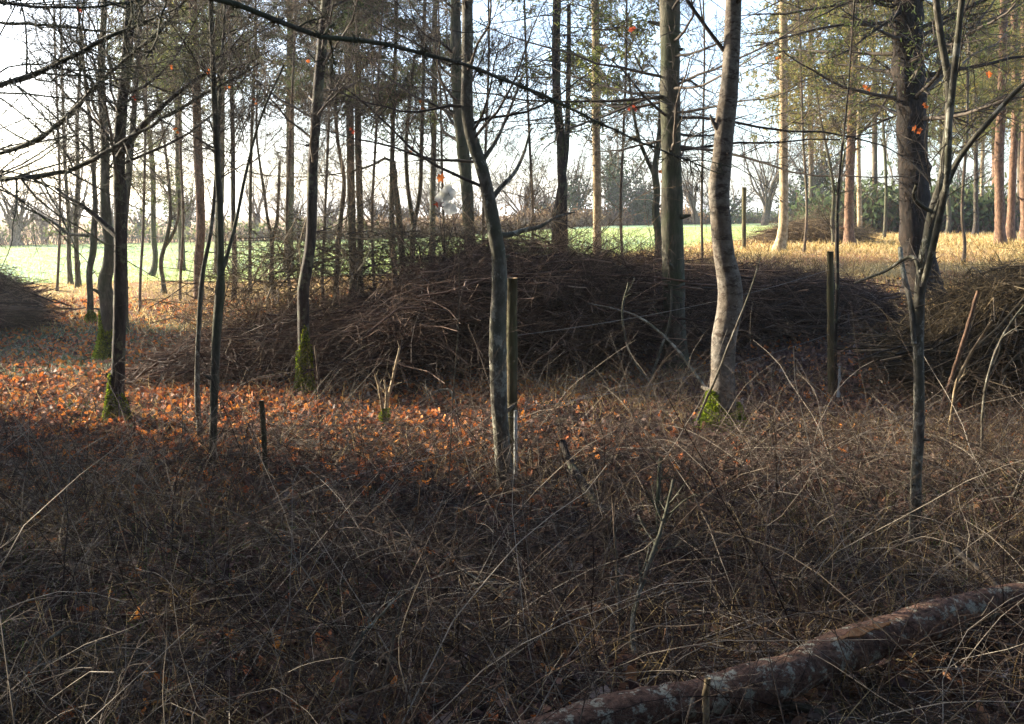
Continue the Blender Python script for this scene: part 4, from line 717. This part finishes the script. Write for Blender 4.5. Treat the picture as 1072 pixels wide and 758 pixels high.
# withered leaves caught on twigs close to the camera
def star_leaf(center, size, rng, tilt, lobes=7, notch=.5):
    """a lobed leaf as a ring fan, slightly cupped"""
    n = lobes * 2; th = np.linspace(0, 2 * np.pi, n, endpoint=False); rad = np.where(np.arange(n) % 2 == 0, 1, notch) * rng.uniform(.75, 1.1, n) * size
    e1 = unit((tilt[0] + rng.normal(0, .15, 3))[None])[0]; e2 = unit(np.cross(e1, unit((tilt[1])[None])[0])[None])[0]; nrm = np.cross(e1, e2)
    ring = center + np.cos(th)[:, None] * rad[:, None] * e1 + np.sin(th)[:, None] * rad[:, None] * e2 + nrm * (rng.uniform(-.2, .35, n) * size)[:, None]
    q = []
    for k in range(0, n, 2): q.append([center, ring[k - 1], ring[k], ring[(k + 1) % n]])
    return np.array(q)
HL = [((461, 186), 6, 'leaf_orange'), ((459, 213), 6, 'leaf_red'), ((469, 202), 9, 'leaf_grey')]
bp = np.array([at(478, 246, 5.2), at(474, 225, 5.15), at(470, 203, 5.1), at(466, 190, 5.1), at(462, 176, 5.1), at(458, 150, 5.15)])
root = empty('hanging_twig', at(478, 246, 5.2), 'dark twig with orange, red and pale grey withered leaves above the long pile', 'twig')
# the twig springs from a thin live stem
g2 = gnd(470, 520); w_ = resample(np.vstack([[g2[0], 5.2, float(terrain(g2[0], 5.2))], at(474, 420, 5.2), at(480, 330, 5.25), bp]), 50); a = Acc(); a.tubes(w_, np.linspace(.005, .0016, 50), 6, rough=.08, rng=rng)
s1, r1 = spawn(rng, w_[None, 20:], np.full((1, 30), .003), 14, .2, 1, (30, 65), (.1, .3), 6, .1, up=.05, rr=.5, minr=.0011); a.tubes(s1, r1, 3); a.build('stem', M['bark_brown'], root, loc=w_[25])
root.location = [float(v) for v in w_[25]]
for (c_, sz, mm) in HL + [((464, 208), 9, 'leaf_grey'), ((471, 219), 8, 'leaf_grey')]:
    p = at(c_[0], c_[1], 5.1); a = Acc(); a.quads(star_leaf(p, sz / F * 5.1, rng, (np.array([1., .2, .1]), np.array([0, 1., .2])), 6 if 'grey' not in mm else 8, .5 if 'grey' not in mm else .88)); a.build('leaf', M[mm], root, loc=w_[25])

# single withered leaves hung on the twigs of nearby trees
LV = [(660, 32, 7, 9.2, 'red'), (662, 113, 6, 9.4, 'red'), (692, 182, 6, 11.8, 'orange'), (693, 190, 5, 11.9, 'red'), (183, 136, 5, 6, 'orange'), (218, 74, 4, 6, 'orange'), (139, 102, 4, 6, 'red'), (83, 12, 4, 5, 'red'), (266, 105, 4, 6, 'orange'), (441, 110, 5, 8, 'orange'), (431, 157, 5, 8, 'orange'),
      (322, 65, 4, 8, 'orange'), (370, 135, 5, 8, 'red'), (909, 92, 7, 7, 'orange'), (816, 60, 5, 9, 'orange'), (957, 135, 9, 6, 'orange'), (1034, 80, 7, 5.2, 'orange'), (967, 110, 6, 4.6, 'orange'), (178, 70, 4, 6, 'orange'), (237, 92, 4, 6, 'orange')]
PL = ['above the dark trunks', 'left of the large straight trunk']
for k, (x, y, s, Y, col) in enumerate(LV):
    rng = np.random.default_rng(700 + k); p = at(x, y, Y); root = empty('hanging_leaf', p, 'small withered %s leaf hanging on a bare twig high in the wood' % col, 'leaf', 'single withered leaves on the twigs')
    a = Acc()
    for _ in range(3): a.quads(star_leaf(rng.normal(0, s / F * Y * .3, 3), s / F * Y * .45, rng, (np.array([1., .3, .1]), np.array([rng.normal(0, .5), 1., .3])), 5))
    a.build('blade', M['leaf_' + col], root)
    b = Acc(); P_ = walk(rng, np.array([[0., 0, 0]]), np.array([[rng.normal(0, 1), rng.normal(0, .6), 1.2]]), np.array([.35]), 9, .15); b.tubes(P_, np.linspace(.0012, .0025, 9)[None], 4); b.build('stalk', M['bark_dark'], root)

# ================================================================== GROUND COVER
def frustum_pts(rng, n, y0, y1, pw=1.0, margin=.8):
    y = y0 + (y1 - y0) * rng.random(n) ** pw; x = rng.uniform(-1, 1, n) * (y * .56 + margin); return x, y
rng = np.random.default_rng(800)
def clear_log(rng, x, y, p=.5):
    o = np.argsort(logw[:, 0]); ly = np.interp(x, logw[o, 0], logw[o, 1]); k = ~((x > -.15) & (y < ly + .06)) | (rng.random(len(x)) < p); return x[k], y[k]
# leaf litter
x, y = frustum_pts(rng, 150000, 1.6, 17, .95, 1.2); keep = rng.random(len(x)) < np.clip(.35 + .65 * np.sin(x * 1.1 + np.sin(y * 1.7) * 1.3) ** 2 , .3, 1) * np.where(y > 11, .6, np.where(y < 4.8, .3, np.where(y < 6, .7, 1)))
x, y = x[keep], y[keep]; dull = rng.random(len(x)) < .2 + .65 * sstep(-.4, 1.2, x + .35 * np.sin(y * 2)) + .6 * (1 - sstep(4.8, 6, y))  # dull mix outside the sunlit band: shade put into leaf colour
for nm, mk, mm, lb in (('leaf_litter', ~dull, 'litter', 'orange red fallen leaves spread over the woodland floor'), ('brown_shade_leaf_litter', dull, 'litter_brown', 'dull purple brown fallen leaves outside the sunlit band, shade put into their colour')):
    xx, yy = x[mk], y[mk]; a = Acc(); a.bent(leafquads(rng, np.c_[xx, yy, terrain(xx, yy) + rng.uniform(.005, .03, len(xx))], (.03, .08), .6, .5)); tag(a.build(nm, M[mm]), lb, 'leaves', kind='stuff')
# dead stems and brambles in front
def arcs(n, y0, y1, Lr, pw, sub, seed, rmin, rmax, grav=-.11, mk=None, hspread=1.0, K=9):
    rng = np.random.default_rng(seed); x, y = frustum_pts(rng, n, y0, y1, pw, 1.0)
    if mk is not None:
        k = mk(rng, x, y); x, y = x[k], y[k]
    x, y = clear_log(rng, x, y)
    n = len(x); p = np.c_[x, y, terrain(x, y) - .01]; D = np.c_[rng.normal(0, hspread, (n, 2)), rng.uniform(.25, 1.3, n)]
    P = walk(rng, p, D, rng.uniform(*Lr, n), K, .11, grav=grav); P[..., 2] = np.maximum(P[..., 2], terrain(P[..., 0], P[..., 1]) + .008)
    Rr = rng.uniform(rmin, rmax, n)[:, None] * np.linspace(1, .35, K); out = [(P, Rr)]
    if sub:
        P1, R1 = spawn(rng, P, Rr, sub, .25, 1, (25, 65), (.2, .5), 6, .15, grav=-.04, rr=.55, minr=rmin * .45); P1[..., 2] = np.maximum(P1[..., 2], terrain(P1[..., 0], P1[..., 1]) + .006); out.append((P1, R1))
    return out
a = Acc()
for o_ in (arcs(7000, 1.5, 6.8, (.3, 1.2), .75, 5, 801, .001, .0026), arcs(9000, 1.4, 6.4, (.15, .6), .7, 3, 804, .0008, .0018, grav=-.16), arcs(2600, 4, 9, (.2, .65), 1, 3, 802, .0012, .0026, mk=lambda r, x, y: r.random(len(x)) < np.where(x > -.5, .9, .15)), arcs(1150, 1.6, 6, (.5, 1.4), .8, 5, 803, .0018, .0036, grav=-.08)):
    for P, Rr in o_: a.tubes(P, Rr, 3)
tag(a.build('undergrowth', M['stem']), 'tangle of thin dead stems and brambles covering the foreground', 'undergrowth', kind='stuff')
# low twigs strewn among the leaves
a = Acc(); x, y = frustum_pts(rng, 5000, 1.6, 12, 1); P = walk(rng, np.c_[x, y, terrain(x, y) + .015], np.c_[rng.normal(0, 1, (5000, 2)), rng.normal(0, .12, 5000)], rng.uniform(.08, .5, 5000), 5, .12); P[..., 2] = np.maximum(P[..., 2], terrain(P[..., 0], P[..., 1]) + .008)
a.tubes(P, rng.uniform(.0012, .004, 5000)[:, None] * np.linspace(1, .5, 5), 3); tag(a.build('fallen_twigs', M['stem']), 'small broken twigs strewn over the leaves', 'twigs', kind='stuff')
# straw and grass
def blades(name, label, n, region, hr, m, seed, wd=.0022, bend=.5):
    rng = np.random.default_rng(seed); x, y = region(rng, n); n = len(x); p = np.c_[x, y, terrain(x, y) - .005]; H = rng.uniform(*hr, n)
    D = np.c_[rng.normal(0, bend, (n, 2)), np.ones(n)]; P = walk(rng, p, D, H, 4, .2, grav=-.25); s = unit(np.cross(D, rng.normal(0, 1, (n, 3)))) * wd
    W = [1, .9, .6, .15]; A = np.stack([P[:, k] - s * W[k] for k in range(4)], 1); B = np.stack([P[:, k] + s * W[k] for k in range(4)], 1)
    V = np.stack([A, B], 2).reshape(-1, 3); b = np.arange(n)[:, None, None] * 8 + np.arange(3)[None, :, None] * 2; Q = (b + np.array([0, 1, 3, 2])[None, None]).reshape(-1, 4)
    a = Acc(); a.v = [V]; a.q = [Q]; a.mi = [np.zeros(len(Q), int)]; a.n = len(V); tag(a.build(name, M[m]), label, 'grass', kind='stuff')
def clump(rng, x, y, f=1.3, th=0.): return np.sin(x * f + 1.3 * np.sin(y * f * .8)) * np.cos(y * f * 1.1 + np.sin(x * f * .7)) + rng.normal(0, .35, len(x)) > th
def reg_near(rng, n):
    x, y = frustum_pts(rng, n, 1.6, 9.5, .9); k = clump(rng, x, y) & (rng.random(n) < np.where(y < 4.4, .7, np.where((x > 0) | (y < 6.), 1, .25))); return clear_log(rng, x[k], y[k], .4)
def reg_straw(rng, n):
    x, y = frustum_pts(rng, n, 13, 24, 1.1, 1); k = (rng.random(n) < np.where(x > 2, 1, .5)) & ~((y > 21.4) & (x < 2)); return x[k], y[k]
def reg_straw2(rng, n):
    y = rng.uniform(22, 48, n); x = rng.uniform(0, 1, n) * (y * .58) ; k = ~in_field(x, y) & clump(rng, x, y, .55, -.35); return x[k], y[k]
def reg_green(rng, n):
    x, y = frustum_pts(rng, n, 2, 14, 1); k = clump(rng, x, y, .9, .45) | ((x < -2.5) & (y > 9.5) & (rng.random(n) < .5)); return x[k], y[k]
blades('dry_grass', 'bleached dry grass among the foreground stems', 45000, reg_near, (.08, .26), 'grass', 811)
blades('straw_grass', 'sunlit straw coloured grass along the field edge', 90000, reg_straw, (.06, .16), 'straw', 812, wd=.005)
blades('straw_grass', 'sunlit straw coloured grass in the clearing at right', 70000, reg_straw2, (.08, .22), 'straw', 813, wd=.011)
def reg_field(rng, n):
    x, y = frustum_pts(rng, n, 21, 60, 1., 2); k = in_field(x, y); return x[k], y[k]
blades('field_grass', 'pale frosted grass of the open field', 150000, reg_field, (.05, .13), 'field_grass', 815, wd=.012, bend=.8)
def reg_frost(rng, n):
    x = rng.uniform(-8, -1.2, n); y = rng.uniform(9.3, 14, n); k = (x < -1.5 - (y - 9) * .1) & (clump(rng, x, y, 1.1, -.5)); return x[k], y[k]
blades('frosted_grass', 'grey green frosted grass in the shade at mid left', 42000, reg_frost, (.03, .1), 'grass_frost', 816, wd=.004, bend=.8)
blades('green_grass', 'short green grass and moss between the leaves', 50000, reg_green, (.03, .1), 'grass_green', 814, wd=.003)
